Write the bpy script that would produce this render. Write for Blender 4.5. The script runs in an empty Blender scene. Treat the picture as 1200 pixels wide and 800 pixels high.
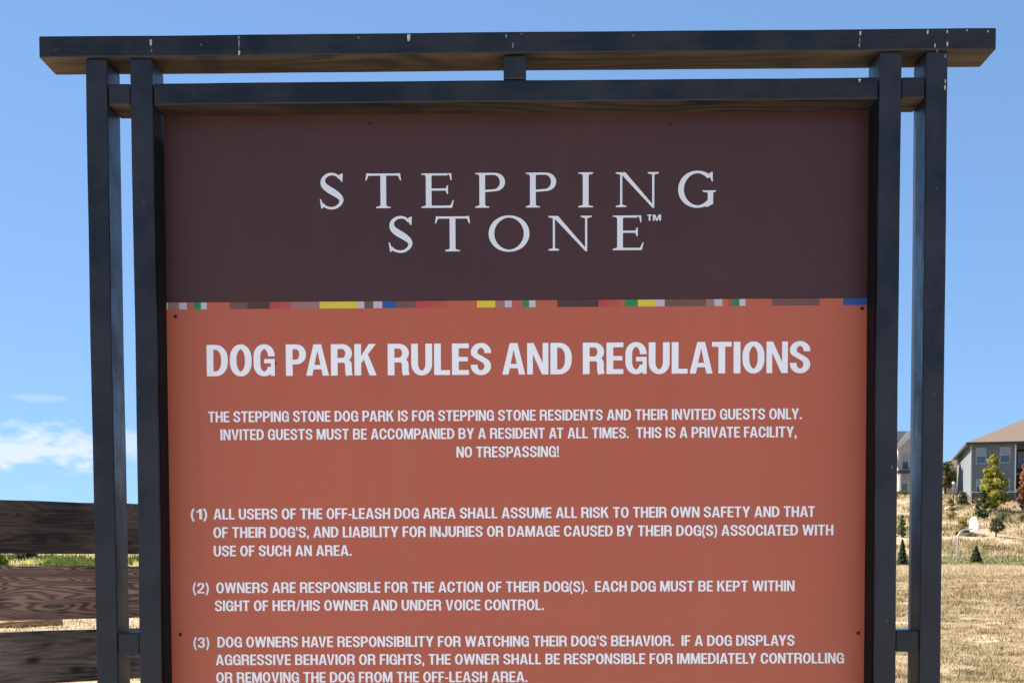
import bpy, bmesh, math, random
import numpy as np
from mathutils import Vector, Matrix
random.seed(7)
RNG = np.random.default_rng(11)
SC = bpy.context.scene
COL = SC.collection
PI = math.pi
R = math.radians

# ------------------------------------------------------------------ camera
FPX = 1835.0                      # focal length in pixels of a 1200 px wide picture
XP, YP = 590.0, 774.0             # principal point (the photograph is a crop)
YAW, PITCH, ROLL = R(0.85), R(3.18), -0.0038
CD, EYE = 2.75, 1.62              # metres in front of the sign, eye height
CAM = Vector((0.0, -CD, EYE))
ROT = Matrix.Rotation(YAW, 3, 'Z') @ Matrix.Rotation(PI/2 - PITCH, 3, 'X') @ Matrix.Rotation(ROLL, 3, 'Z')
cd = bpy.data.cameras.new('camera')
cam = bpy.data.objects.new('camera', cd); COL.objects.link(cam)
cam.location = CAM
cam.rotation_euler = ROT.to_euler()
cd.sensor_width = 36; cd.sensor_fit = 'HORIZONTAL'
cd.lens = FPX/1200*36
cd.shift_x = (600-XP)/1200; cd.shift_y = (YP-400)/1200
cd.clip_start = .05; cd.clip_end = 9000
SC.camera = cam

def ray(px, py):
    return ROT @ Vector(((px-XP), -(py-YP), -FPX))
def at(px, py, Y):                # world point of a sight line at world depth Y
    d = ray(px, py); t = (Y - CAM.y)/d.y
    return CAM + d*t

# ------------------------------------------------------------------ light
SUN_AZ = Vector((-0.9, 0.42, 0)).normalized()      # towards the sun, on the map
SUN_EL = R(42)
SUN_DIR = Vector((SUN_AZ.x*math.cos(SUN_EL), SUN_AZ.y*math.cos(SUN_EL), math.sin(SUN_EL)))
SKY_STRENGTH = 0.122
W = bpy.data.worlds.new('World'); SC.world = W; W.use_nodes = True
nt = W.node_tree; N = nt.nodes; Lk = nt.links
for n in list(N): N.remove(n)
out = N.new('ShaderNodeOutputWorld'); bg = N.new('ShaderNodeBackground')
sky = N.new('ShaderNodeTexSky'); sky.sky_type = 'NISHITA'; sky.sun_disc = False
sky.sun_elevation = SUN_EL; sky.sun_rotation = math.atan2(SUN_AZ.x, SUN_AZ.y)
sky.altitude = 4000; sky.air_density = 1.0; sky.dust_density = 0.0; sky.ozone_density = 4.0
bg.inputs[1].default_value = SKY_STRENGTH
tc = N.new('ShaderNodeTexCoord')
def wmath(op, a, b=None, c=None):
    m = N.new('ShaderNodeMath'); m.operation = op
    for i, v in enumerate((a, b, c)):
        if v is None: continue
        if isinstance(v, (int, float)): m.inputs[i].default_value = v
        else: Lk.new(v, m.inputs[i])
    return m.outputs[0]
def wdot(vec):
    m = N.new('ShaderNodeVectorMath'); m.operation = 'DOT_PRODUCT'
    Lk.new(tc.outputs['Generated'], m.inputs[0]); m.inputs[1].default_value = vec
    return m.outputs['Value']
ns = N.new('ShaderNodeTexNoise'); mp = N.new('ShaderNodeMapping'); mp.inputs['Scale'].default_value = (34, 34, 85)
Lk.new(tc.outputs['Generated'], mp.inputs[0]); Lk.new(mp.outputs[0], ns.inputs['Vector'])
ns.inputs['Scale'].default_value = 1.0; ns.inputs['Detail'].default_value = 7; ns.inputs['Roughness'].default_value = .58
nse = wmath('SUBTRACT', ns.outputs['Fac'], 0.5)
total = None
def cloud(d, a, b, strength):      # soft cloud round a direction: a, b half width and half height in radians
    global total
    c = d.normalized(); r = Vector((c.y, -c.x, 0)).normalized(); u = r.cross(c).normalized()
    x = wdot(tuple(r/a)); y = wmath('SUBTRACT', wdot(tuple(u/b)), 0)
    front = wmath('GREATER_THAN', wdot(tuple(c)), 0)
    rr = wmath('SQRT', wmath('ADD', wmath('MULTIPLY', x, x), wmath('MULTIPLY', y, y)))
    m = wmath('SUBTRACT', 1.0, rr)
    m = wmath('ADD', m, wmath('MULTIPLY', nse, 3.0))
    mr = N.new('ShaderNodeMapRange'); mr.interpolation_type = 'SMOOTHSTEP'
    Lk.new(m, mr.inputs[0]); mr.inputs[1].default_value = 0.0; mr.inputs[2].default_value = 0.75
    mr.inputs[3].default_value = 0; mr.inputs[4].default_value = strength
    v = wmath('MULTIPLY', mr.outputs[0], front)
    total = v if total is None else wmath('MAXIMUM', total, v)
cloud(ray(25, 526), .080, .018, .68)
cloud(ray(150, 524), .02, .013, .5)
cloud(ray(95, 512), .03, .007, .4)
cloud(ray(60, 466), .03, .0035, .22)
for az, el, a, b, s in ((-38, 6, .16, .018, .7), (-62, 9, .12, .02, .55), (95, 7, .15, .02, .6), (150, 10, .2, .03, .6), (-130, 8, .18, .02, .6), (-160, 15, .12, .02, .4)):
    cloud(Vector((math.sin(R(az))*math.cos(R(el)), math.cos(R(az))*math.cos(R(el)), math.sin(R(el)))), a, b, s)
mx = N.new('ShaderNodeMix'); mx.data_type = 'RGBA'
Lk.new(total, mx.inputs[0])
# the sky as a phone's tone curve records it: flatter from zenith to horizon and a little bluer, the same all round
gam = N.new('ShaderNodeGamma'); gam.inputs[1].default_value = .45; Lk.new(sky.outputs[0], gam.inputs[0])
tint = N.new('ShaderNodeMix'); tint.data_type = 'RGBA'; tint.blend_type = 'MULTIPLY'; tint.inputs[0].default_value = 1
Lk.new(gam.outputs[0], tint.inputs[6]); tint.inputs[7].default_value = (.69, .99, 1.37, 1)
Lk.new(tint.outputs[2], mx.inputs[6]); mx.inputs[7].default_value = (3.0, 3.12, 3.35, 1)
Lk.new(mx.outputs[2], bg.inputs[0]); Lk.new(bg.outputs[0], out.inputs[0])

sl = bpy.data.lights.new('sun', 'SUN'); sl.energy = 5.0; sl.angle = R(0.55); sl.color = (1.0, .93, .82)
so = bpy.data.objects.new('sun', sl); COL.objects.link(so)
so.rotation_euler = SUN_DIR.to_track_quat('Z', 'Y').to_euler(); so.location = (-8, 6, 12)

SC.view_settings.view_transform = 'Standard'; SC.view_settings.look = 'None'
SC.view_settings.exposure = 1.4; SC.view_settings.gamma = 1.0
SC.render.engine = 'CYCLES'

# ------------------------------------------------------------------ materials
def lin(c):
    return tuple(((v/255)/12.92 if v/255 <= .04045 else ((v/255+.055)/1.055)**2.4) for v in c) + (1,)
def mat(name, base, rough=.6, spec=.5, noise=None, bump=None, coat=0, trans=0):
    """noise=(scale, colour2, detail, (sx,sy,sz), low, high); bump=(scale, strength, (sx,sy,sz), distance)"""
    m = bpy.data.materials.new(name); m.use_nodes = True
    t = m.node_tree; p = t.nodes['Principled BSDF']
    p.inputs['Base Color'].default_value = tuple(base[:3]) + (1,)
    p.inputs['Roughness'].default_value = rough
    p.inputs['Specular IOR Level'].default_value = spec
    if coat: p.inputs['Coat Weight'].default_value = coat
    if trans: p.inputs['Transmission Weight'].default_value = trans
    co = t.nodes.new('ShaderNodeTexCoord')
    def nz(scale, detail, sc):
        mpn = t.nodes.new('ShaderNodeMapping'); mpn.inputs['Scale'].default_value = sc
        t.links.new(co.outputs['Object'], mpn.inputs[0])
        n = t.nodes.new('ShaderNodeTexNoise'); n.inputs['Scale'].default_value = scale
        n.inputs['Detail'].default_value = detail; n.inputs['Roughness'].default_value = .6
        t.links.new(mpn.outputs[0], n.inputs['Vector']); return n
    if noise:
        n = nz(noise[0], noise[2], noise[3])
        r = t.nodes.new('ShaderNodeMapRange'); r.inputs[1].default_value = noise[4]; r.inputs[2].default_value = noise[5]
        t.links.new(n.outputs['Fac'], r.inputs[0])
        mi = t.nodes.new('ShaderNodeMix'); mi.data_type = 'RGBA'
        mi.inputs[6].default_value = tuple(base[:3]) + (1,); mi.inputs[7].default_value = tuple(noise[1][:3]) + (1,)
        t.links.new(r.outputs[0], mi.inputs[0]); t.links.new(mi.outputs[2], p.inputs['Base Color'])
    if bump:
        n = nz(bump[0], 6, bump[2]); b = t.nodes.new('ShaderNodeBump')
        b.inputs['Strength'].default_value = bump[1]; b.inputs['Distance'].default_value = bump[3]
        t.links.new(n.outputs['Fac'], b.inputs['Height']); t.links.new(b.outputs[0], p.inputs['Normal'])
    return m

def streak(m, amt=.10):
    t = m.node_tree; p = t.nodes['Principled BSDF']; src = p.inputs['Base Color'].links[0].from_socket
    co = t.nodes.new('ShaderNodeTexCoord')
    def nz(sc, det):
        q = t.nodes.new('ShaderNodeMapping'); q.inputs['Scale'].default_value = sc; t.links.new(co.outputs['Object'], q.inputs[0])
        n = t.nodes.new('ShaderNodeTexNoise'); n.inputs['Scale'].default_value = 1; n.inputs['Detail'].default_value = det; t.links.new(q.outputs[0], n.inputs['Vector']); return n.outputs['Fac']
    def mr(v, a, b, c_, d):
        q = t.nodes.new('ShaderNodeMapRange'); t.links.new(v, q.inputs[0])
        for i, w in enumerate((a, b, c_, d)): q.inputs[i+1].default_value = w
        return q.outputs[0]
    v = nz((26, 1, 1.3), 5); d = nz((5, 1, 4), 7); sp = nz((240, 1, 240), 3)
    m1 = t.nodes.new('ShaderNodeMix'); m1.data_type = 'RGBA'; t.links.new(src, m1.inputs[6]); m1.inputs[7].default_value = (.30, .25, .21, 1)
    t.links.new(mr(v, .5, .85, 0, amt), m1.inputs[0])
    m2 = t.nodes.new('ShaderNodeMix'); m2.data_type = 'RGBA'; t.links.new(m1.outputs[2], m2.inputs[6]); m2.inputs[7].default_value = (.03, .02, .018, 1)
    t.links.new(mr(sp, .71, .78, 0, .35), m2.inputs[0]); t.links.new(m2.outputs[2], p.inputs['Base Color'])
    t.links.new(mr(d, .35, .7, .30, .50), p.inputs['Roughness'])
    b = t.nodes.new('ShaderNodeBump'); b.inputs['Strength'].default_value = .6; b.inputs['Distance'].default_value = .010
    t.links.new(nz((3.2, 1, 2.4), 1), b.inputs['Height']); t.links.new(b.outputs[0], p.inputs['Normal'])
def wood(name, c1, c2, axis, ring=30, rough=.8, dist=8, ringamt=.5, knots=True, dark=(.012, .010, .009), bstr=.5):
    """weathered timber, grain running along the object's x (axis 0) or z (axis 2)"""
    m = bpy.data.materials.new(name); m.use_nodes = True
    t = m.node_tree; p = t.nodes['Principled BSDF']; p.inputs['Roughness'].default_value = rough
    p.inputs['Specular IOR Level'].default_value = .3
    co = t.nodes.new('ShaderNodeTexCoord'); oi = t.nodes.new('ShaderNodeObjectInfo')
    ad = t.nodes.new('ShaderNodeVectorMath'); ad.operation = 'MULTIPLY_ADD'
    cb = t.nodes.new('ShaderNodeCombineXYZ')
    for i in range(3): t.links.new(oi.outputs['Random'], cb.inputs[i])
    t.links.new(cb.outputs[0], ad.inputs[0]); ad.inputs[1].default_value = (37, 11, 23)
    t.links.new(co.outputs['Object'], ad.inputs[2])
    def node_noise(scale, sc, detail=6, d=0.0):
        mpn = t.nodes.new('ShaderNodeMapping'); mpn.inputs['Scale'].default_value = sc
        t.links.new(ad.outputs[0], mpn.inputs[0])
        n = t.nodes.new('ShaderNodeTexNoise'); n.inputs['Scale'].default_value = scale; n.inputs['Detail'].default_value = detail
        n.inputs['Distortion'].default_value = d
        t.links.new(mpn.outputs[0], n.inputs['Vector']); return n.outputs['Fac']
    s = (1, 9, 9) if axis == 0 else (9, 9, 1)
    def mth(op, a, b=0):
        q = t.nodes.new('ShaderNodeMath'); q.operation = op
        for i, v in enumerate((a, b)):
            if isinstance(v, (int, float)): q.inputs[i].default_value = v
            else: t.links.new(v, q.inputs[i])
        return q.outputs[0]
    # growth rings: the contour lines of a slow, stretched noise; fibres: a fast, much stretched one
    lo = node_noise(1, (2.0, 6, 19) if axis == 0 else (19, 6, 2.0), 1.5, .4)
    ringv = mth('ADD', mth('MULTIPLY', mth('SINE', mth('MULTIPLY', lo, ring*dist*.6)), .5), .5)
    f = node_noise(1, (7, 60, 170) if axis == 0 else (170, 60, 7), 5)
    big = node_noise(1, (4, 9, 11) if axis == 0 else (11, 9, 4), 5)
    mask = node_noise(1, (3, 3, 6), 2)
    ringm = mth('MULTIPLY', ringv, mth('MULTIPLY', mask, ringamt*1.6))
    h = mth('ADD', ringm, mth('MULTIPLY', f, .5))
    h2 = mth('ADD', mth('MULTIPLY', h, .62), mth('MULTIPLY', big, .55))
    r = t.nodes.new('ShaderNodeMapRange'); r.inputs[1].default_value = .36; r.inputs[2].default_value = .78
    t.links.new(h2, r.inputs[0])
    mi = t.nodes.new('ShaderNodeMix'); mi.data_type = 'RGBA'; mi.inputs[6].default_value = tuple(c1)+(1,); mi.inputs[7].default_value = tuple(c2)+(1,)
    t.links.new(r.outputs[0], mi.inputs[0]); last = mi.outputs[2]
    if knots:
        v = t.nodes.new('ShaderNodeTexVoronoi'); v.feature = 'F1'; v.voronoi_dimensions = '2D'; v.inputs['Scale'].default_value = 8; v.inputs['Randomness'].default_value = 1
        mk = t.nodes.new('ShaderNodeMapping'); mk.inputs['Scale'].default_value = (.55, 1, 1.3)
        mk.inputs['Rotation'].default_value = (PI/2, 0, 0); t.links.new(ad.outputs[0], mk.inputs[0]); t.links.new(mk.outputs[0], v.inputs['Vector'])
        rk = t.nodes.new('ShaderNodeMapRange'); rk.inputs[1].default_value = .05; rk.inputs[2].default_value = .12
        rk.inputs[3].default_value = .85; rk.inputs[4].default_value = 0
        t.links.new(v.outputs['Distance'], rk.inputs[0])
        m2 = t.nodes.new('ShaderNodeMix'); m2.data_type = 'RGBA'; m2.inputs[7].default_value = tuple(dark)+(1,)
        t.links.new(rk.outputs[0], m2.inputs[0]); t.links.new(last, m2.inputs[6]); last = m2.outputs[2]
    t.links.new(last, p.inputs['Base Color'])
    b = t.nodes.new('ShaderNodeBump'); b.inputs['Strength'].default_value = bstr; b.inputs['Distance'].default_value = .003
    t.links.new(h, b.inputs['Height']); t.links.new(b.outputs[0], p.inputs['Normal'])
    return m

def paintmat(name, c, axis):
    """weathered charcoal paint over sawn timber: raised grain, dull and shiny patches, grey rubbed flecks"""
    m = mat(name, c, .32, .36); t = m.node_tree; p = t.nodes['Principled BSDF']
    co = t.nodes.new('ShaderNodeTexCoord'); oi = t.nodes.new('ShaderNodeObjectInfo')
    ad = t.nodes.new('ShaderNodeVectorMath'); ad.operation = 'MULTIPLY_ADD'; cb = t.nodes.new('ShaderNodeCombineXYZ')
    for i in range(3): t.links.new(oi.outputs['Random'], cb.inputs[i])
    t.links.new(cb.outputs[0], ad.inputs[0]); ad.inputs[1].default_value = (13, 7, 19); t.links.new(co.outputs['Object'], ad.inputs[2])
    def nz(sc, det):
        q = t.nodes.new('ShaderNodeMapping'); q.inputs['Scale'].default_value = sc; t.links.new(ad.outputs[0], q.inputs[0])
        n = t.nodes.new('ShaderNodeTexNoise'); n.inputs['Scale'].default_value = 1; n.inputs['Detail'].default_value = det; n.inputs['Roughness'].default_value = .62
        t.links.new(q.outputs[0], n.inputs['Vector']); return n.outputs['Fac']
    def mr(v, a, b, c_, d):
        q = t.nodes.new('ShaderNodeMapRange'); t.links.new(v, q.inputs[0])
        for i, w in enumerate((a, b, c_, d)): q.inputs[i+1].default_value = w
        return q.outputs[0]
    lng = (5, 90, 90) if axis == 0 else (90, 90, 5)
    grain = nz(lng, 5); patch = nz((9, 9, 9), 6); fleck = nz((70, 70, 40), 4)
    m1 = t.nodes.new('ShaderNodeMix'); m1.data_type = 'RGBA'; m1.inputs[6].default_value = c + (1,); m1.inputs[7].default_value = tuple(v*1.9+.004 for v in c) + (1,)
    t.links.new(mr(patch, .4, .68, 0, 1), m1.inputs[0])
    m2 = t.nodes.new('ShaderNodeMix'); m2.data_type = 'RGBA'; t.links.new(m1.outputs[2], m2.inputs[6]); m2.inputs[7].default_value = (.07, .07, .072, 1)
    t.links.new(mr(fleck, .70, .76, 0, .7), m2.inputs[0]); t.links.new(m2.outputs[2], p.inputs['Base Color'])
    t.links.new(mr(patch, .35, .7, .29, .56), p.inputs['Roughness'])
    b1 = t.nodes.new('ShaderNodeBump'); b1.inputs['Strength'].default_value = .55; b1.inputs['Distance'].default_value = .0011; t.links.new(grain, b1.inputs['Height'])
    b2 = t.nodes.new('ShaderNodeBump'); b2.inputs['Strength'].default_value = .5; b2.inputs['Distance'].default_value = .004; t.links.new(patch, b2.inputs['Height'])
    t.links.new(b1.outputs[0], b2.inputs['Normal']); t.links.new(b2.outputs[0], p.inputs['Normal'])
    return m
M = {}
M['paint'] = paintmat('charcoal paint', (.0082, .0095, .0145), 2)
M['paint_h'] = paintmat('charcoal paint on level timber', (.0075, .0085, .0112), 0)
M['under'] = wood('bare brown timber', (.010, .006, .004), (.125, .080, .042), 0, ring=20, ringamt=.35, rough=.75, dist=5, dark=(.02, .012, .008), bstr=.6)
M['under2'] = wood('dark timber underside', (.008, .006, .005), (.065, .042, .024), 0, ring=20, ringamt=.35, rough=.75, dist=5)  # darker version of the bare timber, for the long cross beam's underside
M['header'] = mat('maroon panel print', (.056, .0205, .0185), .38, .40, (2.2, (.060, .022, .020), 4, (1, 1, 1), .3, .7), (220, .05, (1, 1, 1), .0004))
M['orange'] = mat('terracotta panel print', (.445, .100, .050), .42, .45, (1.7, (.475, .109, .056), 4, (1, 1, 1), .3, .7), (220, .05, (1, 1, 1), .0004))
streak(M['header'], .015); streak(M['orange'], .08)
M['letter'] = mat('pale vinyl lettering', (.88, .88, .90), .4, .45)
M['logo'] = mat('silver grey raised lettering', (.70, .72, .76), .35, .5)
M['black'] = mat('black gap shade', (.003, .003, .0035), .8, .2)  # near-black colour standing in for shade beside the panels
M['edge'] = mat('panel edge', (.35, .30, .28), .6)
M['screw'] = mat('dark screw head', (.006, .006, .006), .5, .5)
M['chip'] = mat('bird lime white', (.62, .62, .60), .8, .2, (300, (.3, .3, .3), 3, (1, 1, 1), .4, .6))
M['chipd'] = mat('grey scuff', (.20, .20, .21), .8, .2)
for k, c in dict(yellow=(.66, .52, .04), lilac=(.50, .44, .50), mauve=(.31, .15, .14), green=(.015, .22, .08), red=(.44, .055, .055), rose=(.43, .080, .052),
                 taupe=(.15, .075, .06), brown=(.075, .034, .032), blue=(.02, .08, .30), grey=(.13, .08, .075), cream=(.55, .50, .36), ivory=(.52, .52, .50)).items():
    M['s_'+k] = mat('stripe ' + k, c, .42, .4)
M['plank1'] = wood('weathered plank dark', (.022, .014, .011), (.21, .145, .110), 0, ring=26, dist=6, ringamt=.16, bstr=.9, knots=False)
M['plank2'] = wood('weathered plank brown', (.034, .016, .012), (.40, .245, .175), 0, ring=34, dist=10, ringamt=.62, bstr=.8, knots=False)
M['plank3'] = wood('weathered plank knotty', (.020, .014, .011), (.31, .23, .175), 0, ring=26, dist=6, ringamt=.16, bstr=.9)
M['fpost'] = wood('weathered fence post', (.04, .03, .02), (.15, .11, .08), 2, ring=12, dist=4)
M['log'] = wood('sunlit tan log', (.22, .11, .05), (.48, .30, .17), 0, ring=9, dist=4)

# ------------------------------------------------------------------ helpers
def obj(name, me, parent=None, **kw):
    o = bpy.data.objects.new(name, me); COL.objects.link(o)
    if parent is not None: o.parent = parent
    for k, v in kw.items(): o[k] = v
    return o
def thing(name, label, cat, loc=(0, 0, 0), rz=0, group=None):
    o = bpy.data.objects.new(name, None); COL.objects.link(o); o.location = loc; o.rotation_euler = (0, 0, rz)
    o.empty_display_size = .2
    o['label'] = label; o['category'] = cat
    if group: o['group'] = group
    return o
def mesh(name, bm, mats, smooth=False):
    me = bpy.data.meshes.new(name); bm.to_mesh(me); bm.free()
    for m in (mats if isinstance(mats, (list, tuple)) else [mats]): me.materials.append(m)
    if smooth:
        for p in me.polygons: p.use_smooth = True
    return me
def box(bm, x0, x1, y0, y1, z0, z1, mi=0, mtx=None):
    vs = [Vector((x, y, z)) for x in (x0, x1) for y in (y0, y1) for z in (z0, z1)]
    if mtx is not None: vs = [mtx @ v for v in vs]
    v = [bm.verts.new(c) for c in vs]
    fs = []
    for idx in ((0, 1, 3, 2), (4, 6, 7, 5), (0, 4, 5, 1), (2, 3, 7, 6), (0, 2, 6, 4), (1, 5, 7, 3)):
        f = bm.faces.new([v[i] for i in idx]); f.material_index = mi; fs.append(f)
    return fs
def tube(bm, pts, rad, n=8, mi=0, cap=True):
    rings = []
    for i, p in enumerate(pts):
        p = Vector(p)
        a = Vector(pts[max(i-1, 0)]); b = Vector(pts[min(i+1, len(pts)-1)])
        t = (b-a).normalized(); u = t.orthogonal().normalized() if i == 0 else (uprev - t*uprev.dot(t)).normalized()
        uprev = u; w = t.cross(u); r = rad[i] if isinstance(rad, (list, tuple)) else rad
        rings.append([bm.verts.new(p + (u*math.cos(2*PI*k/n) + w*math.sin(2*PI*k/n))*r) for k in range(n)])
    for A, B in zip(rings, rings[1:]):
        for k in range(n):
            f = bm.faces.new((A[k], A[(k+1) % n], B[(k+1) % n], B[k])); f.material_index = mi; f.smooth = True
    if cap:
        bm.faces.new(rings[0][::-1]).material_index = mi; bm.faces.new(rings[-1]).material_index = mi
def bevel(bm, w=.0025, seg=2):
    bmesh.ops.bevel(bm, geom=list(bm.edges), offset=w, segments=seg, affect='EDGES', profile=.6)

def timber(name, x0, x1, y0, y1, z0, z1, parent, m, under=None, cuts=0, bev=.0028, **kw):
    """one beveled timber, its origin at its own lower corner; underside may be bare"""
    bm = bmesh.new()
    box(bm, 0, x1-x0, 0, y1-y0, 0, z1-z0)
    L_ = max(x1-x0, z1-z0)
    bevel(bm, bev); bm.normal_update()
    if L_ > .4:
        bmesh.ops.subdivide_edges(bm, edges=[e for e in bm.edges if e.calc_length() > L_*.8], cuts=30)
        rj = random.Random(int(x0*1000)+int(z0*77)); ph_ = rj.random()*6
        ax = 0 if x1-x0 > z1-z0 else 2
        for v in bm.verts:
            q = v.co[ax]; w_ = math.sin(q*5.3+ph_)*.0005 + math.sin(q*17+ph_*2)*.00022
            v.co.y += w_*.8 + (rj.random()-.5)*.00016
            v.co[2-ax] += w_ + (rj.random()-.5)*.00030
        bm.normal_update()
    if under is not None:
        for f in bm.faces:
            if f.normal.z < -.75: f.material_index = 1
    me = mesh(name, bm, [m] + ([under] if under is not None else []))
    o = obj(name, me, parent, **kw); o.location = (x0, y0, z0)
    return o

# ------------------------------------------------------------------ ground
HP = [(-60, 0), (0, 0), (25, 0.0), (45, .25), (70, .75), (90, 1.25), (100, 1.62), (114, 1.72), (122, 2.45), (140, 5.1), (168, 9.3), (190, 11.0), (230, 12), (300, 12.5), (6000, 12.5)]
HPx = np.array([p[0] for p in HP], float); HPy = np.array([p[1] for p in HP], float)
def vnoise(x, y, s, seed):
    r = np.random.default_rng(seed); g = r.random((256, 256)); xs = x/s; ys = y/s
    xi = np.floor(xs).astype(int); yi = np.floor(ys).astype(int); fx = xs-xi; fy = ys-yi
    fx = fx*fx*(3-2*fx); fy = fy*fy*(3-2*fy)
    a = g[xi % 256, yi % 256]; b = g[(xi+1) % 256, yi % 256]; c = g[xi % 256, (yi+1) % 256]; d = g[(xi+1) % 256, (yi+1) % 256]
    return (a*(1-fx)+b*fx)*(1-fy) + (c*(1-fx)+d*fx)*fy
def hgt(x, y):
    x = np.asarray(x, float); y = np.asarray(y, float)
    d = y + CD
    h = np.interp(d, HPx, HPy)
    k = np.clip((x + 30 - .0*d)/45, 0, 1); k = k*k*(3-2*k)
    h = h*k
    kl = np.clip((-8-x)/8, 0, 1)*np.clip((d-58)/26, 0, 1); kl = kl*kl*(3-2*kl); h = h + kl*3.0*np.clip((240-d)/90, 0, 1)
    bumps = (vnoise(x, y, 9, 1)-.5)*.35*np.clip(d/90, 0, 1) + (vnoise(x, y, 2.2, 2)-.5)*.10*np.clip((d-8)/20, 0, 1) + (vnoise(x, y, .7, 3)-.5)*.03
    bumps = bumps + np.clip((d-124)/15, 0, 1)*(vnoise(x, y, 5, 5)-.5)*.5*k*np.clip((300-d)/80, 0, 1)
    return h + bumps*np.clip((400-d)/100, 0, 1)
def hz(x, y): return float(hgt(x, y))

def grid_axis(vals): return np.array(sorted(set(np.round(vals, 3))))
xs = grid_axis(np.concatenate([np.arange(-14, 75, .5), np.arange(-120, 140, 3), np.arange(-500, 520, 25), np.linspace(-4500, 4500, 25)]))
ys = grid_axis(np.concatenate([np.arange(-6, 60, .5), np.arange(60, 215, .9), np.arange(-60, 320, 5), np.arange(300, 900, 40), np.linspace(900, 6500, 15)]))
X, Y = np.meshgrid(xs, ys); Z = hgt(X, Y)
nv = X.size; nx = len(xs); ny = len(ys)
me = bpy.data.meshes.new('ground')
co = np.stack([X, Y, Z], -1).reshape(-1, 3)
ii = (np.arange(ny-1)[:, None]*nx + np.arange(nx-1)[None, :]).reshape(-1)
quads = np.stack([ii, ii+1, ii+1+nx, ii+nx], -1)
me.vertices.add(nv); me.vertices.foreach_set('co', co.astype(np.float32).ravel())
me.loops.add(quads.size); me.loops.foreach_set('vertex_index', quads.astype(np.int32).ravel())
me.polygons.add(len(quads)); me.polygons.foreach_set('loop_start', np.arange(0, quads.size, 4, dtype=np.int32))
me.polygons.foreach_set('use_smooth', np.ones(len(quads), bool))
me.update(calc_edges=True); me.validate()
gm = bpy.data.materials.new('dry grass ground'); gm.use_nodes = True
t = gm.node_tree; p = t.nodes['Principled BSDF']; p.inputs['Roughness'].default_value = .95; p.inputs['Specular IOR Level'].default_value = .1
tco = t.nodes.new('ShaderNodeTexCoord')
def gn(scale, sc, det=6):
    mpn = t.nodes.new('ShaderNodeMapping'); mpn.inputs['Scale'].default_value = sc; t.links.new(tco.outputs['Object'], mpn.inputs[0])
    n = t.nodes.new('ShaderNodeTexNoise'); n.inputs['Scale'].default_value = scale; n.inputs['Detail'].default_value = det; n.inputs['Roughness'].default_value = .65
    t.links.new(mpn.outputs[0], n.inputs['Vector']); return n.outputs['Fac']
def rng(v, a, b):
    r = t.nodes.new('ShaderNodeMapRange'); r.interpolation_type = 'SMOOTHSTEP'; r.inputs[1].default_value = a; r.inputs[2].default_value = b; t.links.new(v, r.inputs[0]); return r.outputs[0]
def mixc(f, a, b):
    q = t.nodes.new('ShaderNodeMix'); q.data_type = 'RGBA'
    t.links.new(f, q.inputs[0])
    for i, v in ((6, a), (7, b)):
        if isinstance(v, tuple): q.inputs[i].default_value = v + (1,)
        else: t.links.new(v, q.inputs[i])
    return q.outputs[2]
def mul(a, b):
    q = t.nodes.new('ShaderNodeMath'); q.operation = 'MULTIPLY'; t.links.new(a, q.inputs[0])
    if isinstance(b, (int, float)): q.inputs[1].default_value = b
    else: t.links.new(b, q.inputs[1])
    return q.outputs[0]
c = mixc(rng(gn(.9, (1, 1, 1)), .4, .6), (.38, .285, .18), (.50, .39, .26))
c = mixc(rng(gn(.22, (1, .7, 1)), .52, .66), c, (.23, .21, .09))
c = mixc(rng(gn(6, (1, 1, 1)), .55, .75), c, (.24, .16, .09))
sx = t.nodes.new('ShaderNodeSeparateXYZ'); t.links.new(tco.outputs['Object'], sx.inputs[0])
g1 = rng(sx.outputs['Y'], 110, 112.5)
inv = t.nodes.new('ShaderNodeMath'); inv.operation = 'SUBTRACT'; inv.inputs[0].default_value = 1; t.links.new(rng(sx.outputs['Y'], 120, 123), inv.inputs[1])
c = mixc(mul(mul(g1, inv.outputs[0]), .8), c, (.15, .16, .055))
t.links.new(c, p.inputs['Base Color'])
bmp = t.nodes.new('ShaderNodeBump'); bmp.inputs['Strength'].default_value = .8; bmp.inputs['Distance'].default_value = .08
t.links.new(gn(5, (1, 1, 1)), bmp.inputs['Height']); t.links.new(bmp.outputs[0], p.inputs['Normal'])
me.materials.append(gm)
ground = obj('ground', me, kind='structure')

# pale bounce ground sheet added out of view to bounce sun onto the sign
gx = np.arange(-16, 16.1, .5); gy = np.arange(-13, .9, .5); px_, py_ = np.meshgrid(gx, gy)
py_ = py_ + np.where(py_ > .4, np.sin(px_*1.3)*.12, 0)
pz_ = hgt(px_, py_) + .012
pco = np.stack([px_, py_, pz_], -1).reshape(-1, 3); n1 = len(gx)
pi_ = (np.arange(len(gy)-1)[:, None]*n1 + np.arange(n1-1)[None, :]).reshape(-1)
pm = bpy.data.meshes.new('path'); pm.from_pydata(pco.tolist(), [], np.stack([pi_, pi_+1, pi_+1+n1, pi_+n1], -1).tolist())
pm.materials.append(mat('pale bounce ground', (.56, .51, .44), .95, .1, (9, (.46, .41, .34), 8, (1, 1, 1), .3, .7), (60, .6, (1, 1, 1), .01)))
obj('path', pm, kind='structure')  # added reflector below the view, not a known path

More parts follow.
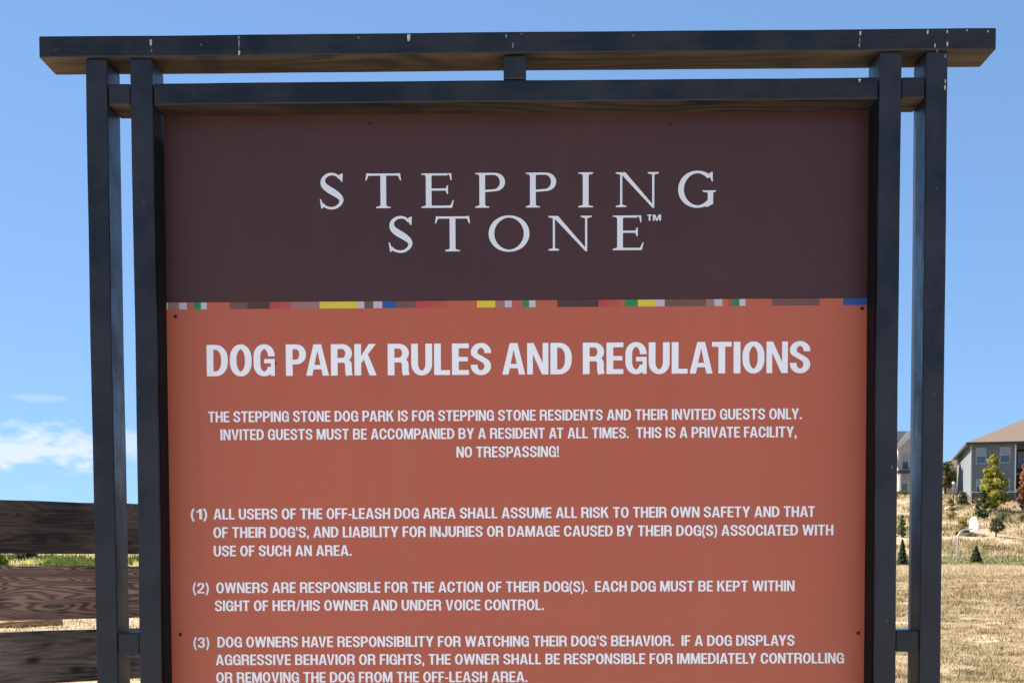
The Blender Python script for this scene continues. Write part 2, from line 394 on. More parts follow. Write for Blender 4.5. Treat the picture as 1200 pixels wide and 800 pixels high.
# blades: real grass standing on the ground
def leafmat(name, c, tl=.35, rough=.8):
    m = bpy.data.materials.new(name); m.use_nodes = True; t2 = m.node_tree
    p2 = t2.nodes['Principled BSDF']; p2.inputs['Base Color'].default_value = c + (1,); p2.inputs['Roughness'].default_value = rough
    p2.inputs['Specular IOR Level'].default_value = .2
    tr = t2.nodes.new('ShaderNodeBsdfTranslucent'); tr.inputs[0].default_value = c + (1,)
    ms = t2.nodes.new('ShaderNodeMixShader'); ms.inputs[0].default_value = tl
    o2 = t2.nodes['Material Output']
    t2.links.new(p2.outputs[0], ms.inputs[1]); t2.links.new(tr.outputs[0], ms.inputs[2]); t2.links.new(ms.outputs[0], o2.inputs[0])
    return m
GR = [leafmat('pale straw blade', (.60, .49, .33), .5), leafmat('tan straw blade', (.48, .36, .22), .5), leafmat('olive blade', (.24, .22, .09)), leafmat('brown blade', (.17, .125, .07)), leafmat('green blade', (.13, .17, .045))]
def tris(name, V, mi, mats, **kw):
    """V (n,3,3) triangles, mi material per triangle"""
    n = len(V); me = bpy.data.meshes.new(name)
    me.vertices.add(n*3); me.vertices.foreach_set('co', V.astype(np.float32).ravel())
    me.loops.add(n*3); me.loops.foreach_set('vertex_index', np.arange(n*3, dtype=np.int32))
    me.polygons.add(n); me.polygons.foreach_set('loop_start', np.arange(0, n*3, 3, dtype=np.int32))
    me.polygons.foreach_set('material_index', mi.astype(np.int32))
    for m in mats: me.materials.append(m)
    me.update(calc_edges=True)
    return obj(name, me, **kw)
def wedge(n, p0, p1, d0, d1, pw=1.0):
    u = RNG.random(n)**pw; d = d0 + (d1-d0)*u
    px = p0 + (p1-p0)*RNG.random(n)
    return (px-619)/FPX*d, d - CD
def blades(x, y, h, w, lean=.5):
    n = len(x); z = hgt(x, y) - .01
    a = RNG.random(n)*2*PI; dx = np.cos(a)*w/2; dy = np.sin(a)*w/2
    hh = h*(.55 + .8*RNG.random(n)); la = RNG.random(n)*2*PI; ll = hh*lean*RNG.random(n)
    V = np.zeros((n, 3, 3))
    V[:, 0] = np.stack([x-dx, y-dy, z], -1); V[:, 1] = np.stack([x+dx, y+dy, z], -1)
    V[:, 2] = np.stack([x+ll*np.cos(la), y+ll*np.sin(la), z+hh], -1)
    return V
def lawn_mats(x, y):
    g = vnoise(x, y*.7, 3.0, 21)*.55 + vnoise(x, y, .8, 22)*.45
    r = RNG.random(len(x)); b = vnoise(x, y*.8, .40, 23)*.75 + vnoise(x, y, 1.9, 24)*.25
    mi = np.where(r < .62, 0, 1)
    mi = np.where((g > .62) & (r < .40), 2, mi); mi = np.where((b > .73) & (RNG.random(len(x)) < .6), 3, mi)
    return mi, b
parts = []
for (n, p0, p1, d0, d1, h, w, cl) in ((200000, 990, 1420, 18, 45, .034, .026, 1.0), (150000, 990, 1420, 45, 98, .05, .05, 1.0), (30000, -400, 330, 24, 70, .10, .04, 1), (25000, -900, 2200, 10, 95, .07, .03, 1)):
    x, y = wedge(n, p0, p1, d0, d1)
    mi, b = lawn_mats(x, y)
    keep = (b > .30) | (RNG.random(n) < .3); x, y, mi, b = x[keep], y[keep], mi[keep], b[keep]
    parts.append((blades(x, y, h*(.45+np.clip(b-.3, 0, 1)*2.8), w, 1.1), mi))
# tufts that the mower missed
for (n, d0_, d1_, hh_, rr_) in ((700, 20, 48, .085, .16), (1100, 48, 95, .12, .30)):
    tx, ty = wedge(n, 980, 1420, d0_, d1_); k_ = 34
    sc_ = np.repeat(.5+RNG.random(n), k_); tcol = np.repeat(RNG.random(n), k_)
    an = RNG.random(n*k_)*2*PI; ra = np.sqrt(RNG.random(n*k_))*rr_*sc_
    x = np.repeat(tx, k_)+np.cos(an)*ra*1.5; y = np.repeat(ty, k_)+np.sin(an)*ra
    mi = np.where(tcol < .45, 2, np.where(tcol < .75, 3, 1)); mi = np.where(RNG.random(n*k_) < .35, 1, mi)
    parts.append((blades(x, y, hh_*sc_, .022 if d0_ < 40 else .04, .9), mi))
tris('mown_grass', np.concatenate([q[0] for q in parts]), np.concatenate([q[1] for q in parts]), GR, label='short dry straw coloured grass over the open field', category='grass', kind='stuff')
# tall dry grass belt and greener strip behind it
x, y = wedge(80000, 900, 1600, 95, 112.5); y = y + (vnoise(x, y*0, 3, 42)-.5)*5; k = RNG.random(len(x)) < np.clip((y-94)/4, .1, 1); x, y = x[k], y[k]; y = y + (vnoise(x, y, 4, 40)-.5)*2
tris('tall_grass', blades(x, y, .34, .05, .9), np.where(vnoise(x, y, 2.5, 41)+.3*RNG.random(len(x)) < .85, 0, 1), GR, label='belt of tall pale dry grass below the green strip', category='grass', kind='stuff')
x, y = wedge(30000, 900, 1600, 113.5, 124)
tris('green_grass', blades(x, y, .16, .07), np.where(RNG.random(len(x)) < .5, 4, np.where(RNG.random(len(x)) < .4, 2, 0)), GR, label='strip of greener grass at the foot of the slope', category='grass', kind='stuff')
x, y = wedge(90000, -350, 330, 58, 96)
tris('bank_grass', blades(x, y, .26, .11, .9), np.where(vnoise(x, y, 1.6, 61) > .55, 4, np.where(RNG.random(len(x)) < .6, 5, 0)), GR + [leafmat('yellow green blade', (.50, .50, .13), .5)], label='yellow green grass on the low bank behind the plank fence', category='grass', kind='stuff')
x, y = wedge(90000, 900, 1600, 124, 186)
g = vnoise(x, y, 4.0, 50)*.6 + vnoise(x, y, 1.3, 51)*.4
k = g > .38
x, y, g = x[k], y[k], g[k]
r = RNG.random(len(x)); mi = np.where(r < .55, 0, 1); mi = np.where((g > .52) & (r < .6), 2, mi); mi = np.where((vnoise(x, y, 2, 52) > .74) & (r > .35), 3, mi)
tris('hillside_grass', blades(x, y, .30*(.5+g), .10, .6), mi, GR, label='rough dry bunch grass covering the hillside below the houses', category='grass', kind='stuff')

# ------------------------------------------------------------------ glyphs
def arc(cx, cy, rx, ry, a0, a1, n=9):
    return [(cx+rx*math.cos(R(a0+(a1-a0)*i/n)), cy+ry*math.sin(R(a0+(a1-a0)*i/n))) for i in range(n+1)]
def stroke(path, wx, wy, prof=None):
    """quads of a broad pen with horizontal weight wx (on stems) and vertical weight wy (on arms)"""
    P = [path[0]]
    for q in path[1:]:
        if math.hypot(q[0]-P[-1][0], q[1]-P[-1][1]) > 1e-5: P.append(q)
    L, Rr = [], []
    n = len(P)
    for i, q in enumerate(P):
        a = P[max(i-1, 0)]; b = P[min(i+1, n-1)]
        tx, ty = b[0]-a[0], b[1]-a[1]; l = math.hypot(tx, ty); nx_, ny_ = -ty/l, tx/l
        f = math.sqrt((wx*nx_)**2 + (wy*ny_)**2)
        k = prof(i/(n-1)) if prof else 1.0
        ox, oy = wx*wx*nx_/f/2*k, wy*wy*ny_/f/2*k
        if prof: ox, oy = nx_*wx/2*k, ny_*wx/2*k
        L.append((q[0]+ox, q[1]+oy)); Rr.append((q[0]-ox, q[1]-oy))
    return [[L[i], L[i+1], Rr[i+1], Rr[i]] for i in range(n-1)]
def rc(x0, y0, x1, y1): return [[(x0, y0), (x1, y0), (x1, y1), (x0, y1)]]
S_, T_ = .172, .143      # stem and arm weight of the condensed sans
def oval(w, ry=.39):
    cx = w/2; rx = w/2-S_/2; t_ = T_/2 - .012
    return (arc(cx, 1-t_-ry, rx, ry, 90, 180) + arc(cx, t_+ry, rx, ry, 180, 270) + arc(cx, t_+ry, rx, ry, 270, 360) + arc(cx, 1-t_-ry, rx, ry, 0, 90) + arc(cx, 1-t_-ry, rx, ry, 90, 130, 4)[1:])
def bowl(x0, xr, y0, y1, r=.19):
    rx = min(r, (xr-x0)*.75); ry = min(r*1.2, (y1-y0)/2)
    return [(x0, y1)] + arc(xr-rx, y1-ry, rx, ry, 90, 0, 7) + arc(xr-rx, y0+ry, rx, ry, 0, -90, 7) + [(x0, y0)]
def sans(ch):
    s, t = S_, T_; h = s/2; g = []
    if ch == 'A':
        w = .68; g = [[(0, 0), (.19, 0), (w/2+.02, .86), (w/2+.02, 1), (w/2-.115, 1)]] ; g = [[(0, 0), (.185, 0), (w/2, .80), (w/2+.115, 1), (w/2-.115, 1)], [(w, 0), (w-.185, 0), (w/2, .80), (w/2-.115, 1), (w/2+.115, 1)]] + rc(.15, .20, w-.15, .34)
    elif ch == 'B':
        w = .63; g = rc(0, 0, s, 1) + stroke(bowl(s-.02, w-h-.02, .5+.015, 1-t/2), s, t) + stroke(bowl(s-.02, w-h, t/2, .515), s, t)
    elif ch in 'CG':
        w = .63; rx = w/2-h; ry = .30; tt = t/2-.012
        path = [(w-h, .625)] + arc(w/2, 1-tt-ry, rx, ry, 0, 180, 14) + arc(w/2, tt+ry, rx, ry, 180, 270)
        if ch == 'C': path += arc(w/2, tt+ry, rx, ry, 270, 360) + [(w-h, .38)]; g = stroke(path, s, t)
        else: path += arc(w/2, tt+ry, rx, ry, 270, 345); g = stroke(path, s, t) + rc(w/2, .40, w, .54) + rc(w-.12, 0, w, .42)
    elif ch == 'D': w = .63; g = rc(0, 0, s, 1) + stroke(bowl(s-.02, w-h, t/2, 1-t/2, .30), s, t)
    elif ch == 'E': w = .50; g = rc(0, 0, s, 1) + rc(s-.01, 0, w, t) + rc(s-.01, 1-t, w, 1) + rc(s-.01, .43, w-.03, .57)
    elif ch == 'F': w = .48; g = rc(0, 0, s, 1) + rc(s-.01, 1-t, w, 1) + rc(s-.01, .42, w-.04, .56)
    elif ch == 'H': w = .62; g = rc(0, 0, s, 1) + rc(w-s, 0, w, 1) + rc(s-.01, .43, w-s+.01, .58)
    elif ch == 'I': w = s; g = rc(0, 0, s, 1)
    elif ch == 'J': w = .49; g = stroke([(w-h, 1)] + arc(w/2, t/2-.01+.22, w/2-h, .22, 0, -180, 12) + [(h, .36)], s, t)
    elif ch == 'K': w = .66; g = rc(0, 0, s, 1) + [[(s-.02, .36), (s-.02, .58), (w-.235, 1), (w-.02, 1)], [(w, 0), (w-.215, 0), (.27, .55), (.40, .68)]]
    elif ch == 'L': w = .47; g = rc(0, 0, s, 1) + rc(s-.01, 0, w, t)
    elif ch == 'M':
        w = .80; k = .165; g = rc(0, 0, k, 1) + rc(w-k, 0, w, 1) + [[(0.02, 1), (.235, 1), (w/2+.07, 0), (w/2-.07, 0)], [(w-.02, 1), (w-.235, 1), (w/2-.07, 0), (w/2+.07, 0)]]
    elif ch == 'N': w = .63; k = .17; g = rc(0, 0, k, 1) + rc(w-k, 0, w, 1) + [[(.02, 1), (.19, 1), (w-.02, 0), (w-.19, 0)]]
    elif ch == 'O': w = .65; g = stroke(oval(w), s, t)
    elif ch == 'P': w = .60; g = rc(0, 0, s, 1) + stroke(bowl(s-.02, w-h, .44, 1-t/2), s, t)
    elif ch == 'R': w = .64; g = rc(0, 0, s, 1) + stroke(bowl(s-.02, w-h-.01, .485, 1-t/2), s, t) + stroke([(w/2, .485)] + arc(w/2+.06, .34, w-h-.02-w/2-.06, .145, 90, 0, 6) + [(w-h-.015, .1), (w-h+.01, 0)], s, t)
    elif ch == 'S':
        w = .60; rx = w/2-h; tt = t/2-.012; ry = .215
        top = [(w-h, .69)] + arc(w/2, 1-tt-ry, rx, ry, 0, 180, 14)
        mid = [(h+.01, .655), (h+.06, .60), (w/2-.03, .535), (w/2+.05, .485), (w-h-.055, .42), (w-h-.01, .345)]
        g = stroke(top + mid + arc(w/2, tt+ry, rx, ry, 0, -180, 14) + [(h, .32)], s, t)
    elif ch == 'T': w = .58; g = rc(w/2-h, 0, w/2+h, 1-t+.01) + rc(0, 1-t, w, 1)
    elif ch == 'U': w = .62; g = stroke([(h, 1)] + arc(w/2, t/2-.012+.29, w/2-h, .29, 180, 360, 14) + [(w-h, 1)], s, t)
    elif ch == 'V': w = .65; g = [[(0, 1), (.19, 1), (w/2, .16), (w/2+.095, 0), (w/2-.095, 0)], [(w, 1), (w-.19, 1), (w/2, .16), (w/2-.095, 0), (w/2+.095, 0)]]
    elif ch == 'W':
        w = .95; a = w/4+.01; g = []
        for (tx, bx) in ((.085, a), (w/2, a), (w/2, w-a), (w-.085, w-a)):
            g.append([(tx-.085, 1), (tx+.085, 1), (bx+.085, 0), (bx-.085, 0)])
    elif ch == 'Y': w = .65; g = rc(w/2-h, 0, w/2+h, .42) + [[(0, 1), (.20, 1), (w/2+h, .36), (w/2-h, .36)], [(w, 1), (w-.20, 1), (w/2-h, .36), (w/2+h, .36)]]
    elif ch == '1': w = .40; g = rc(w-s, 0, w, .98) + rc(.02, .66, w-s+.01, .78) + [[(w-s-.13, .72), (w-s+.02, .72), (w-s+.02, .98), (w-s, .98)]]
    elif ch == '2':
        w = .56; g = stroke([(h, .66)] + arc(w/2, .715, w/2-h, .215, 180, 0, 12) + [(w-h-.02, .60), (w-h-.11, .46), (w/2-.03, .33), (h+.05, .2), (h, .1)], s, t) + rc(0, 0, w, t)
    elif ch == '3':
        w = .56; g = stroke([(h, .70)] + arc(w/2, .735, w/2-h, .195, 170, 0, 10) + arc(w/2, .72, w/2-h-.01, .2, 0, -90, 6), s, t) + stroke([(w/2-.06, .52)] + arc(w/2, .29, w/2-h, .23, 90, -180, 16), s, t)
    elif ch == '(': w = .24; g = stroke([(w-.05+.10*0, 1.02)] + [(w-.055-.13*math.sin(PI*i/10)**1, 1.02-1.2*i/10) for i in range(1, 10)] + [(w-.05, -.18)], .13, .12)
    elif ch == ')': w = .24; g = stroke([(.05, 1.02)] + [(.055+.13*math.sin(PI*i/10), 1.02-1.2*i/10) for i in range(1, 10)] + [(.05, -.18)], .13, .12)
    elif ch == '.': w = .17; g = rc(0, 0, w, .18)
    elif ch == ',': w = .17; g = rc(0, 0, w, .18) + [[(.08, 0), (w, 0), (w, -.06), (.05, -.2), (.01, -.14)]]
    elif ch == "'": w = .16; g = [[(0, 1), (w, 1), (w-.03, .66), (.03, .66)]]
    elif ch == '!': w = .18; g = rc(0, 0, w, .17) + [[(0, 1), (w, 1), (w-.045, .27), (.045, .27)]]
    elif ch == '-': w = .26; g = rc(0, .32, w, .46)
    elif ch == '/': w = .36; g = [[(0, -.02), (.12, -.02), (w, 1.02), (w-.12, 1.02)]]
    elif ch == ' ': w = .21; g = []
    return w, g
KERN = {('A', 'T'): -.08, ('A', 'V'): -.08, ('A', 'Y'): -.08, ('L', 'T'): -.06, ('L', 'Y'): -.06, ('T', 'A'): -.07, ('P', 'A'): -.06, ('F', 'A'): -.05, ('L', 'A'): 0}
def line_glyphs(text, gap=.075):
    x = 0; G = []; prev = None
    for ch in text:
        w, g = sans(ch)
        if prev is not None: x += gap + KERN.get((prev, ch), 0)
        G.append([[(q[0]+x, q[1]) for q in poly] for poly in g]); x += w; prev = ch
    return x, G
def put_glyphs(name, G, x0, sxx, z0, szz, Y, m, parent, thick=.0004):
    """flat vinyl letters: each piece a hair in front of the last, so that none share a plane"""
    bm = bmesh.new()
    for gl in G:
        for i, poly in enumerate(gl):
            y = Y - thick - (i % 40)*.000012
            pts = [(x0+q[0]*sxx, z0+q[1]*szz) for q in poly]
            ar = sum(pts[k][0]*pts[(k+1) % len(pts)][1]-pts[(k+1) % len(pts)][0]*pts[k][1] for k in range(len(pts)))
            if abs(ar) < 1e-12: continue
            if ar < 0: pts = pts[::-1]
            f = bm.faces.new([bm.verts.new((a, y, b)) for a, b in pts])
            if len(pts) > 4: pass
    bmesh.ops.triangulate(bm, faces=list(bm.faces))
    return obj(name, mesh(name, bm, m), parent)

# ------------------------------------------------------------------ the sign
PD = .089                                   # depth of the timbers
PY = .070                                   # front face of the panels
sign = thing('notice_board', 'large charcoal timber framed notice board with maroon header and terracotta dog park rules panel', 'sign', (0, 0, 0))
def px2x(px, py, Y=0.0): return at(px, py, Y).x
def px2z(px, py, Y=0.0): return at(px, py, Y).z
def avg(*a): return sum(a)/len(a)
capB = avg(px2z(115, 68), px2z(600, 64.5), px2z(1100, 58)); capT = avg(px2z(60, 44.5), px2z(600, 38), px2z(1150, 31.5))
bT = avg(px2z(200, 97), px2z(600, 94), px2z(1010, 89)); bB = avg(px2z(200, 122.5), px2z(600, 120), px2z(1010, 115))
rT = avg(px2z(145, 741), px2z(1065, 738)); rB = avg(px2z(145, 767), px2z(1065, 762.5))
def postx(a_top, b_top, a_bot, b_bot):
    return avg(px2x(a_top, 150), px2x(a_bot, 740)), avg(px2x(b_top, 150), px2x(b_bot, 740))
OL = postx(101, 126, 112, 137); IL = postx(153.2, 178.5, 163.5, 190)
IR = postx(1030.5, 1056.5, 1023.5, 1049.5); OR = postx(1085, 1110.5, 1078, 1103)
print('SIGN', capT, capB, bT, bB, rT, rB, OL, IL, IR, OR)
timber('cap_beam', px2x(46, 55), px2x(1167, 45), -.0025, PD+.004, capB, capT, sign, M['paint_h'], M['under'])
for (a, b) in (OL, IL, IR, OR):
    timber('post', a, b, 0, PD, -.4, capB-.0012, sign, M['paint'], bev=.0036)
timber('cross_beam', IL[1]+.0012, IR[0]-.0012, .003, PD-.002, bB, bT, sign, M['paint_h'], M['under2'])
timber('cross_beam', OL[1]+.0012, IL[0]-.0012, .003, PD-.002, bB+.0006, bT-.0004, sign, M['paint_h'], M['under'])
timber('cross_beam', IR[1]+.0012, OR[0]-.0012, .003, PD-.002, bB+.0006, bT-.0004, sign, M['paint_h'], M['under'])
timber('cross_rail', OL[1]+.0012, IL[0]-.0012, .003, PD-.002, rB, rT, sign, M['paint_h'])
timber('cross_rail', IR[1]+.0012, OR[0]-.0012, .003, PD-.002, rB, rT, sign, M['paint_h'])
timber('spacer_block', px2x(590, 80), px2x(616.5, 80), .002, PD-.002, bT+.0012, capB-.0012, sign, M['paint'])
# lower parts of the frame that the picture cuts off
timber('cross_beam', IL[1]+.0012, IR[0]-.0012, .003, PD-.002, .52, .558, sign, M['paint_h'])
# added near-black strips over the inner posts, darkening the gap and hiding red bounce
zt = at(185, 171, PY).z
timber('gap_shade_strip', IL[1]+.0004, IL[1]+.0022, .010, PY-.0015, .56, zt, sign, M['black'], bev=.0004)
timber('gap_shade_strip', IR[0]-.0022, IR[0]-.0004, .010, PY-.0015, .56, bB-.004, sign, M['black'], bev=.0004)
pl, pr = IL[1]+.0015, IR[0]-.0015
seam = avg(at(200, 353, PY).z, at(1015, 349.5, PY).z)
def panel(name, z0, z1, m):
    bm = bmesh.new(); box(bm, pl, pr, 0, .006, 0, z1-z0)
    bmesh.ops.recalc_face_normals(bm, faces=bm.faces); bm.normal_update()
    for f in bm.faces:
        if abs(f.normal.y) < .5: f.material_index = 1
    bevel(bm, .0006, 1)
    o = obj(name, mesh(name, bm, [m, M['edge']]), sign); o.location = (0, PY, z0)
    return o
ptop = avg(at(300, 131, PY).z, at(900, 126.5, PY).z)
hp = panel('header_panel', seam+.0004, ptop, M['header']); hp['label'] = 'maroon upper panel with the silver place name'
rp = panel('rules_panel', .56, seam-.0004, M['orange']); rp['label'] = 'terracotta lower panel with the rules in white capitals'
# backing board behind the panels
bm = bmesh.new(); box(bm, pl, pr, PY+.0065, PD-.001, .56, ptop-.002); obj('backing_board', mesh('backing_board', bm, M['fpost']), sign)
def child_at_world(o, par): o.location = (o.location.x, o.location.y - par.location.y, o.location.z - par.location.z); return o

def text_line(text, xa, xb, ya, yb, cap, par, m=M['letter'], gap=.075, st=(.180, .145)):
    global S_, T_
    S_, T_ = st
    w, G = line_glyphs(text, gap)
    a = at(xa, ya, PY); b = at(xb, yb, PY); z = (a.z+b.z)/2
    szz = cap/FPX*(CD+PY)*.995
    return child_at_world(put_glyphs('lettering', G, a.x, (b.x-a.x)/w, z, szz, PY, m, par), par)
text_line('DOG PARK RULES AND REGULATIONS', 242.5, 949.3, 440.3, 437.2, 36.3, rp, gap=.06, st=(.20, .152))
BODY = [('THE STEPPING STONE DOG PARK IS FOR STEPPING STONE RESIDENTS AND THEIR INVITED GUESTS ONLY.', 244, 939.5, 494.2, 491.3),
 ('INVITED GUESTS MUST BE ACCOMPANIED BY A RESIDENT AT ALL TIMES.  THIS IS A PRIVATE FACILITY,', 258.5, 933.5, 515.2, 512.3),
 ('NO TRESPASSING!', 535, 655, 535.6, 535.2),
 ('(1)', 223.8, 242.7, 608.3, 608.2), ('ALL USERS OF THE OFF-LEASH DOG AREA SHALL ASSUME ALL RISK TO THEIR OWN SAFETY AND THAT', 250.3, 955, 608.3, 605.2),
 ("OF THEIR DOG'S, AND LIABILITY FOR INJURIES OR DAMAGE CAUSED BY THEIR DOG(S) ASSOCIATED WITH", 250.2, 976.5, 630, 626.6),
 ('USE OF SUCH AN AREA.', 250.5, 412, 651.4, 650.8),
 ('(2)', 226.2, 244.7, 694.8, 694.7), ('OWNERS ARE RESPONSIBLE FOR THE ACTION OF THEIR DOG(S).  EACH DOG MUST BE KEPT WITHIN', 253.5, 931, 694.6, 692),
 ('SIGHT OF HER/HIS OWNER AND UNDER VOICE CONTROL.', 252, 637.5, 715.6, 714.2),
 ('(3)', 227, 245.2, 758.6, 758.5), ("DOG OWNERS HAVE RESPONSIBILITY FOR WATCHING THEIR DOG'S BEHAVIOR.  IF A DOG DISPLAYS", 255, 931, 758.4, 755.4),
 ('AGGRESSIVE BEHAVIOR OR FIGHTS, THE OWNER SHALL BE RESPONSIBLE FOR IMMEDIATELY CONTROLLING', 253, 989, 779.2, 776.2),
 ('OR REMOVING THE DOG FROM THE OFF-LEASH AREA.', 253.5, 618, 799.6, 798.3)]
for tx, xa, xb, ya, yb in BODY: text_line(tx, xa, xb, ya, yb, 12.5, rp)

# serif letters of the name: ink box 0..1 wide (in own width), height 1
def sf(x, w, top, e=.07):           # bracketed serif below/above a stem
    if top: return [[(x-e, 1), (x-e, .965), (x-.012, .935), (x, .90), (x+w, .90), (x+w+.012, .935), (x+w+e, .965), (x+w+e, 1)]]
    return [[(x-e, 0), (x+w+e, 0), (x+w+e, .035), (x+w+.012, .065), (x+w, .10), (x, .10), (x-.012, .065), (x-e, .035)]]
def serif(ch, w):
    s = .168; th = .062; g = []
    if ch == 'I': x = w/2-s/2; g = rc(x, .09, x+s, .91) + sf(x, s, 0, w/2-s/2) + sf(x, s, 1, w/2-s/2)
    elif ch == 'T':
        x = w/2-s/2; g = rc(x, .09, x+s, .96) + sf(x, s, 0, .13) + rc(0.05, 1-th, w-.05, 1)
        g += [[(.0, .80), (.03, .80), (.10, .96), (.14, 1), (.03, 1.01)], [(w, .80), (w-.03, .80), (w-.10, .96), (w-.14, 1), (w-.03, 1.01)]]
    elif ch == 'E':
        x = .13; g = rc(x, .09, x+s, .91) + sf(x, s, 0, .13) + sf(x, s, 1, .13) + rc(x+s-.01, 1-th, w-.07, 1) + rc(x+s-.01, .50, w-.20, .50+th) + rc(x+s-.01, 0, w-.05, th+.004)
        g += [[(w-.20, 1), (w-.07, 1), (w-.065, .80), (w-.095, .80), (w-.13, .94)], [(w-.20, .40), (w-.17, .40), (w-.17, .65), (w-.20, .65), (w-.25, .54), (w-.25, .51)], [(w-.18, 0), (w-.05, 0), (w, .22), (w-.03, .22), (w-.10, .07)]]
    elif ch == 'P':
        x = .12; g = rc(x, .09, x+s, .91) + sf(x, s, 0, .12) + sf(x, s, 1, .12)
        g += stroke([(x+s-.01, 1-th/2)] + arc(w-.075-.24, 1-th/2-.235, .24, .235, 90, -90, 18) + [(x+s-.01, .478)], .15, th)
    elif ch == 'N':
        a = .13; b = w-.13; k = .062
        g = rc(a, .06, a+k, .95) + rc(b-k, .05, b, .95) + [[(a-.02, 1), (a+.15, 1), (b, .02), (b, -.025), (b-.05, -.025)]]
        g += [[(a-.13, 1), (a-.13, .965), (a, .93), (a+.1, 1)], [(a-.13, 0), (a+k+.12, 0), (a+k+.12, .035), (a+k+.01, .07), (a-.01, .07), (a-.13, .035)], [(b-k-.13, 1), (b-k-.13, .965), (b-k-.01, .93), (b+.01, .93), (w, .965), (w, 1)]]
    elif ch == 'O':
        sw = .165; g = stroke(arc(w/2, .5, w/2-sw/2, .5-th/2+.025, 97, 475, 46), sw, th)
    elif ch == 'G':
        sw = .165; g = stroke(arc(.56, .5, .56-sw/2, .5-th/2+.025, 42, 320, 34), sw, th+.01)
        g += [[(w-.13, .99), (w-.095, .99), (w-.09, .72), (w-.12, .72), (w-.16, .82), (w-.26, .90)]]
        g += rc(w-.235, .09, w-.08, .42) + [[(w-.39, .465), (w-.39, .435), (w-.24, .40), (w-.08, .40), (w, .435), (w, .465)], [(w-.38, .02), (w-.235, .09), (w-.08, .12), (w-.08, .08), (w-.25, -.005)]]
    elif ch == 'S':
        k = w
        P0 = [(.80, .86), (.70, .945), (.52, .985), (.33, .96), (.17, .87), (.13, .755), (.20, .64), (.40, .53), (.62, .435), (.80, .335), (.875, .23), (.80, .11), (.62, .025), (.42, .01), (.22, .055), (.12, .13)]
        pts = []
        for i in range(len(P0)-1):      # Catmull-Rom
            p0 = P0[max(i-1, 0)]; p1 = P0[i]; p2 = P0[i+1]; p3 = P0[min(i+2, len(P0)-1)]
            for j in range(4):
                u = j/4
                pts.append(tuple(.5*((2*p1[q]) + (-p0[q]+p2[q])*u + (2*p0[q]-5*p1[q]+4*p2[q]-p3[q])*u*u + (-p0[q]+3*p1[q]-3*p2[q]+p3[q])*u**3) for q in (0, 1)))
        pts.append(P0[-1]); pts = [(a*k, b) for a, b in pts]
        g = stroke(pts, .165, .165, prof=lambda u: .40 + .76*math.exp(-((u-.48)/.20)**2))
        g += [[(.90*k, 1.0), (.94*k, 1.0), (.92*k, .76), (.885*k, .76), (.80*k, .85), (.72*k, .93)], [(.0, .27), (.045*k, .27), (.10*k, .17), (.20*k, .06), (.08*k, .0), (.055*k, .0)]]
    return g
def logo(ch, xa, xb, yt, yb, par=hp, m=None):
    a = at(xa, yb, PY); b = at(xb, yt, PY); H = b.z-a.z; w = (b.x-a.x)/H
    g = serif(ch, w)
    return child_at_world(put_glyphs('letter', [g], a.x, H, a.z, H, PY, m or M['logo'], par, .0008), par)
for ch, xa, xb, yt, yb in (('S', 375, 403.5, 203.5, 244.6), ('T', 428.5, 470, 203.4, 244.2), ('E', 494, 531.7, 203.2, 243.9), ('P', 557, 591.8, 202.6, 243.7), ('P', 616.3, 651.7, 202.3, 243.4),
                           ('I', 677.7, 695, 202.1, 243.2), ('N', 721.5, 772, 201.8, 243), ('G', 794.6, 839, 201.3, 242.7),
                           ('S', 455.6, 484.4, 254, 295.4), ('T', 510, 550.8, 253.6, 294.7), ('O', 572.7, 620.4, 253.4, 294.3), ('N', 642.7, 693.3, 252.9, 293.8), ('E', 718, 754.2, 252.5, 293.3)):
    logo(ch, xa, xb, yt, yb)
# small trademark letters
a = at(758.3, 258.8, PY); b = at(774.6, 251.6, PY)
tm = [rc(.16, 0, .32, 1)[0], rc(0, .84, .48, 1)[0]] + [[(q[0]+.56, q[1]) for q in poly] for poly in sans('M')[1]]
child_at_world(put_glyphs('trademark', [tm], a.x, (b.x-a.x)/1.36, a.z, b.z-a.z, PY, M['logo'], hp, .0008), hp)

# coloured blocks of the stripe under the seam
STR = [(191.5, 197, 'cream'), (197, 210, 'mauve'), (210, 219, 'lilac'), (227.5, 235.5, 'green'), (235.5, 242.5, 'ivory'), (269.5, 290, 'taupe'), (290, 316, 'brown'), (316, 328, 'red'), (328, 340, 'rose'),
       (341, 374.5, 'mauve'), (374.5, 418.8, 'yellow'), (418.8, 427, 'lilac'), (427, 437.5, 'grey'), (437.5, 448, 'lilac'), (448, 464, 'blue'), (464, 487, 'taupe'), (487, 505, 'red'), (505, 524, 'rose'),
       (559, 580.5, 'yellow'), (580.5, 591.5, 'mauve'), (591.5, 600, 'lilac'), (612.5, 620, 'green'), (620, 627.5, 'ivory'), (653, 701, 'brown'), (701, 711, 'red'), (711, 726, 'rose'), (732.5, 747.5, 'green'),
       (747.5, 768, 'yellow'), (768, 779, 'lilac'), (779, 803, 'taupe'), (803, 827, 'taupe'), (827, 837, 'mauve'), (837, 846.5, 'lilac'), (854, 858, 'red'), (858, 866.5, 'green'), (866.5, 873.6, 'ivory'),
       (905, 960, 'taupe'), (988, 1020.5, 'blue')]
hh = 8.0/FPX*(CD+PY)
for xa, xb, cname in STR:
    a = max(at(xa, 355, PY).x, pl+.001); b = min(at(xb, 355, PY).x, pr-.001)
    bm = bmesh.new(); box(bm, a, b-.0001, -.0005, -.00001, seam-.0008-hh, seam-.0012)
    o = obj('stripe_block', mesh('stripe_block', bm, M['s_'+cname]), rp); o.location = (0, 0, -rp.location.z)
